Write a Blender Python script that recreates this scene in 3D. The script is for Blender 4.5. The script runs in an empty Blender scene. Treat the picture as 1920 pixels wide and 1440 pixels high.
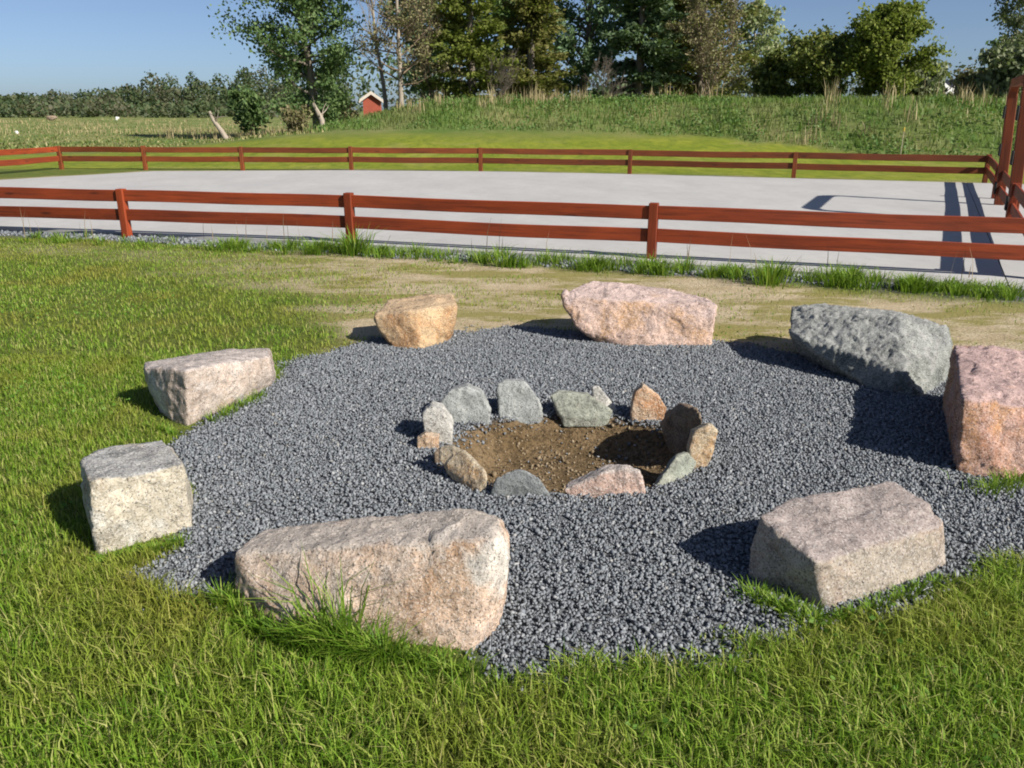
import bpy, bmesh, math, random
import numpy as np
from mathutils import Vector, Matrix, noise as mnoise

# ------------------------------------------------------------------ camera, sky, sun, exposure
scene = bpy.context.scene
COL = scene.collection
CAM_H = 1.6
PITCH = 18.35            # degrees below the horizon
FPX = 1553.0             # focal length in pixels of the 1920 px wide photograph
cam_d = bpy.data.cameras.new('camera')
cam_d.sensor_width = 36.0
cam_d.lens = 36.0 * FPX / 1920.0
cam_d.clip_start = 0.05
cam_d.clip_end = 3000.0
cam = bpy.data.objects.new('camera', cam_d)
cam.location = (0, 0, CAM_H)
cam.rotation_euler = (math.radians(90 - PITCH), 0, 0)
COL.objects.link(cam)
scene.camera = cam

SUN_EL = 35.0
SUN_AZ = 126.0           # compass bearing of the sun, +Y = 0, clockwise: right of and behind the camera
world = bpy.data.worlds.new('World')
scene.world = world
world.use_nodes = True
wn = world.node_tree
wn.nodes.clear()
sky = wn.nodes.new('ShaderNodeTexSky')
sky.sky_type = 'NISHITA'
sky.sun_disc = False
sky.sun_elevation = math.radians(SUN_EL)
sky.sun_rotation = math.radians(SUN_AZ)
sky.altitude = 0
sky.air_density = 0.6
sky.dust_density = 0.8
sky.ozone_density = 5.0
bg = wn.nodes.new('ShaderNodeBackground')
bg.inputs['Strength'].default_value = 0.064
wo = wn.nodes.new('ShaderNodeOutputWorld')
hs = wn.nodes.new('ShaderNodeHueSaturation')
hs.inputs['Saturation'].default_value = 0.9
wn.links.new(sky.outputs[0], hs.inputs['Color'])
wn.links.new(hs.outputs[0], bg.inputs[0])
wn.links.new(bg.outputs[0], wo.inputs[0])

sun_d = bpy.data.lights.new('sun', 'SUN')
sun_d.energy = 4.7
sun_d.angle = math.radians(0.53)
sun_d.color = (1.0, 0.94, 0.85)
sun = bpy.data.objects.new('sun', sun_d)
a, e = math.radians(SUN_AZ), math.radians(SUN_EL)
SUNV = Vector((math.sin(a) * math.cos(e), math.cos(a) * math.cos(e), math.sin(e)))
sun.rotation_euler = SUNV.to_track_quat('Z', 'Y').to_euler()
sun.location = (20, -15, 25)
COL.objects.link(sun)

scene.view_settings.view_transform = 'Standard'
scene.view_settings.look = 'None'
scene.view_settings.exposure = 0.7
scene.view_settings.gamma = 1.0
scene.view_settings.use_curve_mapping = False
scene.cycles.filter_width = 1.9

# ------------------------------------------------------------------ measuring helpers
_p = math.radians(PITCH)
_c, _s = math.cos(_p), math.sin(_p)
def ray(px, py):
    dx, dz = (px - 960) / FPX, (720 - py) / FPX
    return (dx, _c + dz * _s, -_s + dz * _c)
def P(px, py, h=0.0):
    """photograph point lying at height h -> place in metres"""
    v = ray(px, py); t = (h - CAM_H) / v[2]
    return Vector((v[0] * t, v[1] * t, h))
def PY(px, py, Y):
    """photograph point lying at distance Y in front of the camera -> place in metres"""
    v = ray(px, py); t = Y / v[1]
    return Vector((v[0] * t, Y, CAM_H + v[2] * t))
def X_at(px, Y):
    return (px - 960) / FPX * (Y * _c)

# ------------------------------------------------------------------ numpy noise
def _hash(ix, iy, seed):
    n = (ix.astype(np.int64) * 374761393 + iy.astype(np.int64) * 668265263 + seed * 144269504) & 0x7fffffff
    n = ((n ^ (n >> 13)) * 1274126177) & 0x7fffffff
    n = n ^ (n >> 16)
    return (n & 0xffff) / 65535.0
def vnoise(x, y, seed=0):
    x = np.asarray(x, float); y = np.asarray(y, float)
    ix, iy = np.floor(x), np.floor(y)
    fx, fy = x - ix, y - iy
    fx = fx * fx * (3 - 2 * fx); fy = fy * fy * (3 - 2 * fy)
    a = _hash(ix, iy, seed); b = _hash(ix + 1, iy, seed)
    c = _hash(ix, iy + 1, seed); d = _hash(ix + 1, iy + 1, seed)
    return (a + (b - a) * fx) * (1 - fy) + (c + (d - c) * fx) * fy
def fbm(x, y, seed=0, octv=4):
    t = 0; w = 0.5; f = 1.0; s = 0
    for k in range(octv):
        t = t + w * vnoise(np.asarray(x) * f, np.asarray(y) * f, seed + k * 17); s += w
        w *= 0.5; f *= 2.03
    return t / s
def sstep(a, b, x):
    t = np.clip((np.asarray(x, float) - a) / (b - a), 0, 1)
    return t * t * (3 - 2 * t)
def seg_dist(x, y, ax, ay, bx, by):
    dx, dy = bx - ax, by - ay
    t = np.clip(((x - ax) * dx + (y - ay) * dy) / (dx * dx + dy * dy), 0, 1)
    return np.hypot(x - ax - t * dx, y - ay - t * dy)
def poly_sd(x, y, poly):
    """signed distance to a closed polygon, negative inside"""
    x = np.asarray(x, float); y = np.asarray(y, float)
    d = np.full(x.shape, 1e9); ins = np.zeros(x.shape, bool)
    n = len(poly)
    for i in range(n):
        ax, ay = poly[i]; bx, by = poly[(i + 1) % n]
        d = np.minimum(d, seg_dist(x, y, ax, ay, bx, by))
        with np.errstate(divide='ignore', invalid='ignore'):
            cr = ((ay > y) != (by > y)) & (x < (bx - ax) * (y - ay) / ((by - ay) if by != ay else 1e-9) + ax)
        ins ^= cr
    return np.where(ins, -d, d)

# ------------------------------------------------------------------ mesh helpers
def np_mesh(name, verts, tris=None, quads=None, mat=None, smooth=False):
    me = bpy.data.meshes.new(name)
    verts = np.asarray(verts, np.float32).reshape(-1, 3)
    parts = []
    nt = 0 if tris is None else len(tris); nq = 0 if quads is None else len(quads)
    loops = []
    if nt: loops.append(np.asarray(tris, np.int32).ravel())
    if nq: loops.append(np.asarray(quads, np.int32).ravel())
    loops = np.concatenate(loops)
    starts = np.concatenate([np.arange(nt, dtype=np.int32) * 3, nt * 3 + np.arange(nq, dtype=np.int32) * 4])
    me.vertices.add(len(verts)); me.vertices.foreach_set('co', verts.ravel())
    me.loops.add(len(loops)); me.loops.foreach_set('vertex_index', loops)
    me.polygons.add(nt + nq)
    me.polygons.foreach_set('loop_start', starts)
    if smooth: me.polygons.foreach_set('use_smooth', np.ones(nt + nq, bool))
    me.update(calc_edges=True)
    me.validate()
    if mat: me.materials.append(mat)
    return me
def link(name, me, parent=None):
    o = bpy.data.objects.new(name, me)
    COL.objects.link(o)
    if parent: o.parent = parent
    return o
def empty(name, loc=(0, 0, 0)):
    o = bpy.data.objects.new(name, None); o.location = loc; o.empty_display_size = 0.2
    COL.objects.link(o); return o
def tag(o, label=None, cat=None, group=None, kind=None):
    if label: o['label'] = label
    if cat: o['category'] = cat
    if group: o['group'] = group
    if kind: o['kind'] = kind
    return o
def set_attr(me, name, vals):
    at = me.attributes.new(name, 'FLOAT', 'POINT')
    at.data.foreach_set('value', np.asarray(vals, np.float32))
def box_mesh(name, lx, ly, lz, mat, bevel=0.006, top_slope=0.0):
    """box from x 0..lx, centred in y and z=0..lz"""
    bm = bmesh.new()
    bmesh.ops.create_cube(bm, size=1.0)
    for v in bm.verts:
        v.co = Vector(((v.co.x + 0.5) * lx, v.co.y * ly, (v.co.z + 0.5) * lz))
    if bevel: bmesh.ops.bevel(bm, geom=bm.edges[:], offset=bevel, segments=1, profile=0.5, affect='EDGES')
    me = bpy.data.meshes.new(name); bm.to_mesh(me); bm.free()
    me.materials.append(mat)
    return me

# ------------------------------------------------------------------ materials
def new_mat(name):
    m = bpy.data.materials.new(name); m.use_nodes = True
    nt = m.node_tree; nt.nodes.clear()
    out = nt.nodes.new('ShaderNodeOutputMaterial')
    return m, nt, out
class N:
    """tiny node-graph writer"""
    def __init__(s, nt): s.nt = nt
    def n(s, t, **kw):
        nd = s.nt.nodes.new(t)
        for k, v in kw.items(): setattr(nd, k, v)
        return nd
    def val(s, sock, v):
        if hasattr(v, 'is_output') or isinstance(v, bpy.types.NodeSocket): s.nt.links.new(v, sock)
        else: sock.default_value = v
    def noise(s, vec, scale, detail=4, rough=0.55, dist=0.0):
        nd = s.n('ShaderNodeTexNoise')
        if vec is not None: s.nt.links.new(vec, nd.inputs['Vector'])
        nd.inputs['Scale'].default_value = scale; nd.inputs['Detail'].default_value = detail
        nd.inputs['Roughness'].default_value = rough; nd.inputs['Distortion'].default_value = dist
        return nd.outputs['Fac']
    def voro(s, vec, scale, feature='F1', out='Distance'):
        nd = s.n('ShaderNodeTexVoronoi', feature=feature)
        if vec is not None: s.nt.links.new(vec, nd.inputs['Vector'])
        nd.inputs['Scale'].default_value = scale
        return nd.outputs[out]
    def ramp(s, fac, stops, interp='LINEAR'):
        nd = s.n('ShaderNodeValToRGB'); r = nd.color_ramp; r.interpolation = interp
        while len(r.elements) < len(stops): r.elements.new(0.5)
        for el, (p, c) in zip(r.elements, stops):
            el.position = p; el.color = (c[0], c[1], c[2], 1) if not isinstance(c, (int, float)) else (c, c, c, 1)
        s.nt.links.new(fac, nd.inputs[0])
        return nd.outputs[0]
    def mix(s, fac, a, b, mode='MIX'):
        nd = s.n('ShaderNodeMix', data_type='RGBA', blend_type=mode)
        s.val(nd.inputs[0], fac)
        for k, v in ((6, a), (7, b)):
            if isinstance(v, tuple): nd.inputs[k].default_value = (v[0], v[1], v[2], 1)
            else: s.nt.links.new(v, nd.inputs[k])
        return nd.outputs[2]
    def math(s, op, a, b=0.0, clamp=False):
        nd = s.n('ShaderNodeMath', operation=op, use_clamp=clamp)
        s.val(nd.inputs[0], a); s.val(nd.inputs[1], b)
        return nd.outputs[0]
    def attr(s, name):
        nd = s.n('ShaderNodeAttribute'); nd.attribute_name = name
        return nd.outputs['Fac']
    def coord(s, which='Object'):
        return s.n('ShaderNodeTexCoord').outputs[which]
    def mapping(s, vec, scale=(1, 1, 1), loc=(0, 0, 0), rot=(0, 0, 0)):
        nd = s.n('ShaderNodeMapping'); s.nt.links.new(vec, nd.inputs[0])
        nd.inputs['Scale'].default_value = scale; nd.inputs['Location'].default_value = loc; nd.inputs['Rotation'].default_value = rot
        return nd.outputs[0]
    def bump(s, height, strength=0.5, dist=0.01, normal=None):
        nd = s.n('ShaderNodeBump'); nd.inputs['Strength'].default_value = strength; nd.inputs['Distance'].default_value = dist
        s.nt.links.new(height, nd.inputs['Height'])
        if normal is not None: s.nt.links.new(normal, nd.inputs['Normal'])
        return nd.outputs[0]
    def bsdf(s, out, color, rough=0.8, normal=None, spec=0.3):
        b = s.n('ShaderNodeBsdfPrincipled')
        s.val(b.inputs['Base Color'], color if not isinstance(color, tuple) else (color[0], color[1], color[2], 1))
        s.val(b.inputs['Roughness'], rough)
        b.inputs['Specular IOR Level'].default_value = spec
        if normal is not None: s.nt.links.new(normal, b.inputs['Normal'])
        s.nt.links.new(b.outputs[0], out.inputs[0])
        return b

def rock_mat(name, main, alt, top, speck, stain=None, dark=(0.05, 0.05, 0.045), scale=1.0, speck_amt=0.6, seed=0.0, stain_lo=0.52, pale=None):
    m, nt, out = new_mat(name); g = N(nt)
    co = g.mapping(g.coord(), scale=(scale,) * 3, loc=(seed * 3.1, seed * 1.7, seed * 2.3))
    n1 = g.noise(co, 5.0, 5, 0.6, 0.4)
    c = g.mix(g.ramp(n1, [(0.40, 0.0), (0.58, 1.0)]), main, alt)
    if stain:
        n2 = g.noise(g.mapping(co, loc=(7, 3, 1)), 3.3, 5, 0.65, 0.6)
        c = g.mix(g.ramp(n2, [(stain_lo, 0.0), (stain_lo + 0.14, 0.85)]), c, stain)
    if pale:
        n3_ = g.noise(g.mapping(co, loc=(3, 7, 9)), 3.0, 5, 0.62, 0.4)
        c = g.mix(g.ramp(n3_, [(0.56, 0.0), (0.64, 0.9)]), c, pale)
    # weathered skin where the stone has lain uppermost
    wt = g.math('ADD', g.attr('weather'), g.math('MULTIPLY', g.math('SUBTRACT', g.noise(co, 9.0, 4, 0.6), 0.5), 1.5))
    c = g.mix(g.ramp(wt, [(0.45, 0.0), (0.85, 0.9)]), c, top)
    mo = g.noise(g.mapping(co, loc=(5, 1, 6)), 15.0, 6, 0.75, 0.3)
    c = g.mix(1.0, c, g.ramp(mo, [(0.30, 0.42), (0.43, 0.80), (0.54, 1.0), (0.72, 1.18)]), 'MULTIPLY')
    mo2 = g.noise(g.mapping(co, loc=(1, 8, 3)), 4.2, 4, 0.6, 0.5)
    c = g.mix(1.0, c, g.ramp(mo2, [(0.32, 0.78), (0.60, 1.06)]), 'MULTIPLY')
    # mineral grains
    gr = g.noise(co, 95.0, 3, 0.8)
    c = g.mix(g.math('MULTIPLY', g.ramp(gr, [(0.53, 0.0), (0.60, 1.0)]), speck_amt), c, speck)
    gr2 = g.noise(g.mapping(co, loc=(11, 5, 8)), 125.0, 2, 0.75)
    c = g.mix(g.math('MULTIPLY', g.ramp(gr2, [(0.57, 0.0), (0.63, 1.0)]), 0.8), c, dark)
    cr = g.noise(g.mapping(co, loc=(2, 9, 4)), 17.0, 6, 0.7, 0.8)
    c = g.mix(g.ramp(cr, [(0.3, 0.42), (0.44, 0.0)]), c, dark)
    rd_ = g.n('ShaderNodeTexNoise', noise_type='RIDGED_MULTIFRACTAL')
    nt.links.new(co, rd_.inputs['Vector'])
    for k_, v_ in (('Scale', 7.0), ('Detail', 6.0), ('Roughness', 0.6), ('Offset', 0.9), ('Gain', 1.6), ('Distortion', 0.15)): rd_.inputs[k_].default_value = v_
    h = g.math('ADD', g.math('MULTIPLY', g.noise(co, 45.0, 6, 0.75), 0.9), g.math('MULTIPLY', gr, 0.45))
    nb = g.bump(rd_.outputs['Fac'], 0.55, 0.012)
    g.bsdf(out, c, 0.88, g.bump(h, 0.85, 0.013, nb), 0.2)
    return m

def leaf_mat(name, cols, trans=0.3, rough=0.6, patch=None, pscale=0.6):
    """foliage: colour varies from leaf to leaf (and in broad patches)"""
    m, nt, out = new_mat(name); g = N(nt)
    rnd = g.n('ShaderNodeNewGeometry').outputs['Random Per Island']
    c = g.ramp(rnd, [(i / max(1, len(cols) - 1), k) for i, k in enumerate(cols)])
    if patch:
        n1 = g.noise(g.coord(), pscale, 3, 0.6)
        c = g.mix(g.ramp(n1, [(0.47, 0.0), (0.66, 0.7)]), c, patch)
    d = g.n('ShaderNodeBsdfPrincipled')
    d.inputs['Roughness'].default_value = rough; d.inputs['Specular IOR Level'].default_value = 0.25
    nt.links.new(c, d.inputs['Base Color'])
    t = g.n('ShaderNodeBsdfTranslucent')
    nt.links.new(g.mix(0.4, c, (0.22, 0.33, 0.03)), t.inputs[0])
    mx = g.n('ShaderNodeMixShader'); mx.inputs[0].default_value = trans
    nt.links.new(d.outputs[0], mx.inputs[1]); nt.links.new(t.outputs[0], mx.inputs[2])
    nt.links.new(mx.outputs[0], out.inputs[0])
    return m

def bark_mat(name, c1, c2):
    m, nt, out = new_mat(name); g = N(nt)
    co = g.mapping(g.coord(), scale=(6, 6, 1.5))
    n1 = g.noise(co, 2.0, 5, 0.7)
    g.bsdf(out, g.mix(g.ramp(n1, [(0.35, 0.0), (0.65, 1.0)]), c1, c2), 0.9, g.bump(n1, 0.6, 0.03))
    return m

def wood_mat(name, c1, c2, dark):
    m, nt, out = new_mat(name); g = N(nt)
    inf = g.n('ShaderNodeObjectInfo').outputs['Random']
    comb = g.n('ShaderNodeCombineXYZ')
    nt.links.new(g.math('MULTIPLY', inf, 13.0), comb.inputs[0]); nt.links.new(g.math('MULTIPLY', inf, 7.0), comb.inputs[1])
    va = g.n('ShaderNodeVectorMath', operation='ADD')
    nt.links.new(g.coord(), va.inputs[0]); nt.links.new(comb.outputs[0], va.inputs[1])
    gr = g.noise(g.mapping(va.outputs[0], scale=(1.2, 40, 40)), 1.0, 5, 0.65, 0.4)
    big = g.noise(g.mapping(va.outputs[0], scale=(0.9, 3, 3)), 1.6, 4, 0.6)
    kn = g.voro(g.mapping(va.outputs[0], scale=(1.6, 7, 7)), 1.0)
    c = g.mix(g.ramp(big, [(0.3, 0.0), (0.7, 1.0)]), c1, c2)
    c = g.mix(g.ramp(gr, [(0.35, 0.6), (0.52, 0.0)]), c, dark)
    c = g.mix(g.ramp(kn, [(0.07, 0.8), (0.16, 0.0)]), c, dark)
    hv = g.n('ShaderNodeHueSaturation')
    nt.links.new(c, hv.inputs['Color']); nt.links.new(g.math('ADD', g.math('MULTIPLY', inf, 0.45), 0.78), hv.inputs['Value'])
    g.bsdf(out, hv.outputs[0], 0.62, g.bump(gr, 0.35, 0.006), 0.3)
    return m

def flat_mat(name, c1, c2, scale=4.0, rough=0.8, bump=0.2):
    m, nt, out = new_mat(name); g = N(nt)
    co = g.coord(); n1 = g.noise(co, scale, 5, 0.6)
    g.bsdf(out, g.mix(g.ramp(n1, [(0.35, 0.0), (0.65, 1.0)]), c1, c2), rough, g.bump(n1, bump, 0.01))
    return m

# ------------------------------------------------------------------ the plan of the place (metres, camera at 0,0)
FRONT_POSTS = [(-11.6, 12.25), (-8.3, 11.6), (-5.04, 10.91), (-1.97, 10.20), (1.53, 9.08), (5.05, 7.90)]
FAR_POSTS = [(-12.6, 23.9), (-10.19, 23.75), (-7.45, 23.62), (-4.40, 23.40), (-0.84, 22.90), (3.02, 21.90), (6.81, 20.60), (10.66, 19.17)]
SIDE_POSTS = [(10.66, 19.17), (8.85, 15.50), (6.95, 11.70), (5.05, 7.90)]
LEFT_POSTS = [(-12.6, 23.9), (-13.3, 20.9), (-13.9, 17.9), (-14.5, 14.9)]
COURT = [P(-900, 405)[:2], P(0, 431)[:2], P(520, 456)[:2], P(1000, 484)[:2], P(1500, 517)[:2], P(1920, 551)[:2], (6.2, 8.0), (11.2, 18.6)] + \
        [(8.0, 19.75), (4.9, 20.85), (2.0, 21.85), (-0.9, 22.55), (-4.4, 22.95), (-9.5, 22.6), (-12.3, 19.2), (-14.2, 14.0)]
GRAVEL = [P(*q)[:2] for q in [(205, 1085), (330, 1010), (352, 930), (330, 845), (400, 800), (505, 735), (520, 690), (640, 655), (700, 636),
          (860, 622), (960, 617), (1070, 622), (1200, 640), (1345, 645), (1480, 665), (1700, 690), (1920, 720), (2100, 800), (2120, 940), (1960, 1030), (1830, 1040),
          (1760, 1075), (1600, 1155), (1500, 1205), (1400, 1222), (1250, 1238), (1100, 1258), (950, 1262), (880, 1200), (600, 1150), (420, 1120), (300, 1128)]]
LAWN_EDGE = [P(*q)[:2] for q in [(-1200, 478), (-300, 478), (0, 483), (250, 500), (430, 530), (560, 575), (650, 615), (690, 660)]]
# the worn sandy strip: from the lawn edge back to the fence
SAND = LAWN_EDGE + [P(*q)[:2] for q in [(900, 660), (1300, 680), (1500, 690), (1760, 740), (1920, 760), (2300, 760), (2300, 560), (1920, 560), (1220, 500), (660, 470), (0, 452), (-1200, 430)]]
PIT = (0.30, 3.78)

def pit_depth(x, y):
    r = np.hypot((x - PIT[0]) / 0.66, (y - PIT[1]) / 0.52)
    return 0.145 * (1 - sstep(0.6, 1.0, r))
def mound_edge(x):
    return np.interp(x, [-40, -9, 0, 7, 11, 14, 20, 60], [37, 37, 36.5, 33.5, 29, 25.5, 22, 17])
def mound_mask(x, y):
    return sstep(0, 7, y - mound_edge(x)) * sstep(-10.5, -2.5, x) * (1 - sstep(62, 95, y))
def ground_z(x, y):
    x = np.asarray(x, float); y = np.asarray(y, float)
    z = 0.75 * sstep(24, 37, y) * sstep(-17, -6, x) * (1 - sstep(62, 95, y))
    z = z + 1.15 * mound_mask(x, y) * (0.92 + 0.16 * fbm(x * 0.25, y * 0.25, 5))
    z = z + (fbm(x * 0.9, y * 0.9, 3) - 0.5) * 0.03 * sstep(1.5, 4, np.hypot(x - 0.4, y - 4))
    z = z - pit_depth(x, y)
    z = z + 0.9 * sstep(70, 240, y) * fbm(x * 0.02, y * 0.02, 8)
    z = z - 0.03 * (1 - sstep(-0.3, 0.2, poly_sd(x, y, COURT)))
    return z
def wob(x, y, s, a, seed): return (fbm(x * s, y * s, seed) - 0.5) * a
def gravel_mask(x, y):
    return 1 - sstep(-0.04, 0.04, poly_sd(x, y, GRAVEL) + wob(x, y, 3.0, 0.35, 21))
def sand_mask(x, y):
    d = poly_sd(x, y, SAND) + wob(x, y, 1.1, 1.6, 31)
    return (1 - sstep(-0.3, 0.25, d)) * (0.35 + 0.65 * sstep(-4.0, -0.8, x))
def strip_mask(x, y):
    """stone strip along the outer edge of the court"""
    d = poly_sd(x, y, COURT)
    return (1 - sstep(0.3, 0.55, d + wob(x, y, 2, 0.3, 41))) * (y < 14)
def lawn_mask(x, y):
    """how thickly grass grows, 0..1 (near part of the place)"""
    g = 1 - gravel_mask(x, y)
    sand = sand_mask(x, y)
    thin = sstep(0.44, 0.62, fbm(x * 1.3, y * 2.6, 51)) * 0.5
    m = g * ((1 - sand) + sand * thin)
    m = m * (1 - strip_mask(x, y)) * (poly_sd(x, y, COURT) > 0.05)
    return m

# ------------------------------------------------------------------ ground
def axis(parts):
    out = []
    for a, b, step in parts: out.append(np.arange(a, b, step))
    return np.concatenate(out + [[parts[-1][1]]])
gx = axis([(-900, -120, 60), (-120, -40, 8), (-40, -14, 1.2), (-14, -3.2, 0.3), (-3.2, 3.2, 0.055), (3.2, 14, 0.3), (14, 40, 1.2), (40, 120, 8), (120, 900, 60)])
gy = axis([(-60, -4, 8), (-4, 1, 0.4), (1, 6.6, 0.055), (6.6, 14, 0.2), (14, 50, 0.8), (50, 120, 4), (120, 1400, 60)])
GX, GY = np.meshgrid(gx, gy)
GZ = ground_z(GX, GY)
nx, ny = len(gx), len(gy)
idx = np.arange(nx * ny).reshape(ny, nx)
quads = np.stack([idx[:-1, :-1], idx[:-1, 1:], idx[1:, 1:], idx[1:, :-1]], -1).reshape(-1, 4)

m, nt, out = new_mat('ground_soil_and_turf'); g = N(nt)
co = g.coord()
n_fine = g.noise(co, 30.0, 5, 0.7); n_mid = g.noise(co, 4.0, 5, 0.6); n_big = g.noise(co, 0.5, 4, 0.6)
soil = g.mix(n_fine, (0.045, 0.036, 0.020), (0.085, 0.065, 0.038))
turf = g.mix(g.ramp(n_mid, [(0.35, 0.0), (0.65, 1.0)]), (0.09, 0.15, 0.018), (0.16, 0.19, 0.035))
turf = g.mix(g.ramp(n_fine, [(0.4, 0.55), (0.6, 0.0)]), turf, soil)
sandc = g.mix(g.ramp(n_mid, [(0.3, 0.0), (0.7, 1.0)]), (0.45, 0.355, 0.22), (0.60, 0.50, 0.345))
sandc = g.mix(g.ramp(g.noise(co, 60, 3, 0.7), [(0.42, 0.4), (0.56, 0.0)]), sandc, (0.13, 0.10, 0.055))
sgn = g.noise(g.mapping(co, scale=(0.7, 1.7, 1)), 1.1, 7, 0.72)
sandc = g.mix(g.ramp(sgn, [(0.46, 0.0), (0.55, 0.85)]), sandc, (0.235, 0.215, 0.06))
grit = g.mix(g.ramp(g.voro(co, 55.0), [(0.1, 0.0), (0.55, 1.0)]), (0.20, 0.212, 0.225), (0.13, 0.138, 0.147))
pitc = g.mix(g.ramp(n_mid, [(0.35, 0.0), (0.62, 1.0)]), (0.125, 0.085, 0.042), (0.225, 0.158, 0.088))
pitc = g.mix(g.ramp(g.noise(co, 42, 4, 0.75), [(0.40, 0.75), (0.54, 0.0)]), pitc, (0.035, 0.024, 0.013))
mown = g.mix(g.ramp(g.noise(co, 0.35, 5, 0.65), [(0.35, 0.0), (0.65, 1.0)]), (0.17, 0.215, 0.018), (0.27, 0.285, 0.034))
mown = g.mix(g.ramp(g.noise(g.mapping(co, scale=(1, 0.35, 1)), 3.0, 6, 0.8), [(0.38, 0.7), (0.58, 0.0)]), mown, (0.09, 0.135, 0.014))
mown = g.mix(g.ramp(g.noise(g.mapping(co, scale=(0.5, 0.8, 1)), 0.9, 6, 0.75), [(0.52, 0.0), (0.68, 0.6)]), mown, (0.29, 0.26, 0.09))
wild = g.mix(g.ramp(g.noise(g.mapping(co, scale=(1, 0.35, 1)), 0.35, 6, 0.7), [(0.38, 0.0), (0.62, 1.0)]), (0.10, 0.16, 0.034), (0.23, 0.225, 0.09))
c = g.mix(g.attr('lawn'), soil, turf)
c = g.mix(g.attr('sand'), c, sandc)
c = g.mix(g.attr('mown'), c, mown)
c = g.mix(g.attr('wild'), c, wild)
c = g.mix(g.attr('grit'), c, grit)
c = g.mix(g.attr('pit'), c, pitc)
h = g.math('ADD', n_fine, g.math('MULTIPLY', g.noise(co, 90, 3, 0.7), 0.5))
g.bsdf(out, c, 0.95, g.bump(h, 0.9, 0.025), 0.15)
GROUND_MAT = m
me = np_mesh('ground', np.stack([GX, GY, GZ], -1).reshape(-1, 3), None, quads, m, smooth=True)
X, Y = GX.ravel(), GY.ravel()
dcourt = poly_sd(X, Y, COURT)
beyond = sstep(-0.2, 0.5, Y - np.interp(X, [-60] + [p[0] for p in FAR_POSTS] + [60], [26] + [p[1] for p in FAR_POSTS] + [3.0]))
wildm = np.maximum(sstep(-0.5, 1.2, Y - mound_edge(X) + wob(X, Y, 0.5, 3.0, 61)) * sstep(-10, -7.5, X), sstep(31, 38, Y + np.clip(-X - 12, 0, 20) * 0.35 + wob(X, Y, 0.3, 3, 62)))
set_attr(me, 'lawn', np.ones_like(X))
set_attr(me, 'sand', np.clip(sand_mask(X, Y) * (Y < 14) + (1 - sstep(0.5, 1.1, dcourt)) * (Y > 14) * 0.9, 0, 1))
set_attr(me, 'mown', beyond * (1 - wildm) * sstep(0.5, 1.1, dcourt))
set_attr(me, 'wild', wildm)
rp = np.hypot((X - PIT[0]) / 0.70, (Y - PIT[1]) / 0.56)
set_attr(me, 'pit', 1 - sstep(0.86, 1.04, rp))
set_attr(me, 'grit', np.maximum(np.maximum(gravel_mask(X, Y), strip_mask(X, Y)), (1 - sstep(0.35, 0.5, dcourt)) * (Y > 14) * sstep(-1.2, -0.8, X) * (1 - sstep(6.6, 7.0, X))))
ground = tag(link('ground', me), kind='structure')

# ------------------------------------------------------------------ concrete court
m, nt, out = new_mat('pale_concrete'); g = N(nt)
co = g.coord()
n1 = g.noise(g.mapping(co, scale=(1, 0.6, 1)), 0.7, 7, 0.68); n2 = g.noise(co, 6.0, 5, 0.7); n3 = g.noise(co, 60.0, 4, 0.7)
c = g.mix(g.ramp(n1, [(0.3, 0.0), (0.7, 1.0)]), (0.355, 0.35, 0.345), (0.45, 0.445, 0.43))
c = g.mix(g.ramp(n2, [(0.3, 0.5), (0.5, 0.0)]), c, (0.33, 0.32, 0.305))
c = g.mix(g.ramp(n3, [(0.35, 0.3), (0.5, 0.0)]), c, (0.36, 0.35, 0.34))
g.bsdf(out, c, 0.85, g.bump(n3, 0.25, 0.005), 0.3)
CONC = m
def slab(name, poly, z0, z1, parent):
    bm = bmesh.new()
    vs = [bm.verts.new((p[0], p[1], z1)) for p in poly]
    f = bm.faces.new(vs)
    if f.normal.z < 0: f.normal_flip()
    r = bmesh.ops.extrude_face_region(bm, geom=[f])
    for v in [q for q in r['geom'] if isinstance(q, bmesh.types.BMVert)]: v.co.z = z0
    bmesh.ops.recalc_face_normals(bm, faces=bm.faces[:])
    bmesh.ops.triangulate(bm, faces=[q for q in bm.faces if len(q.verts) > 4])
    me = bpy.data.meshes.new(name); bm.to_mesh(me); bm.free(); me.materials.append(CONC)
    return link(name, me, parent)
court = tag(empty('court', (0, 15, 0)), kind='structure')
def clip_half(poly, px, py, nx_, ny_):
    """part of polygon with (q-p).n >= 0"""
    outp = []
    n = len(poly)
    for i in range(n):
        a, b = poly[i], poly[(i + 1) % n]
        da = (a[0] - px) * nx_ + (a[1] - py) * ny_; db = (b[0] - px) * nx_ + (b[1] - py) * ny_
        if da >= 0: outp.append(a)
        if (da >= 0) != (db >= 0):
            t = da / (da - db); outp.append((a[0] + (b[0] - a[0]) * t, a[1] + (b[1] - a[1]) * t))
    return outp
J = P(1893, 548); jd = Vector((0.437, 0.9)).normalized(); jn = Vector((jd.y, -jd.x))
offs = [0.0]
prev = None
for k, o_ in enumerate(offs + [None]):
    pl = COURT
    if prev is not None: pl = clip_half(pl, J.x + jn.x * (prev - 0.012), J.y + jn.y * (prev - 0.012), -jn.x, -jn.y)
    if o_ is not None: pl = clip_half(pl, J.x + jn.x * o_, J.y + jn.y * o_, jn.x, jn.y)
    if len(pl) > 2:
        s_ = slab('slab_panel', [(q[0], q[1] - 15) for q in pl], -0.12, 0.045, court)
    prev = o_

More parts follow.
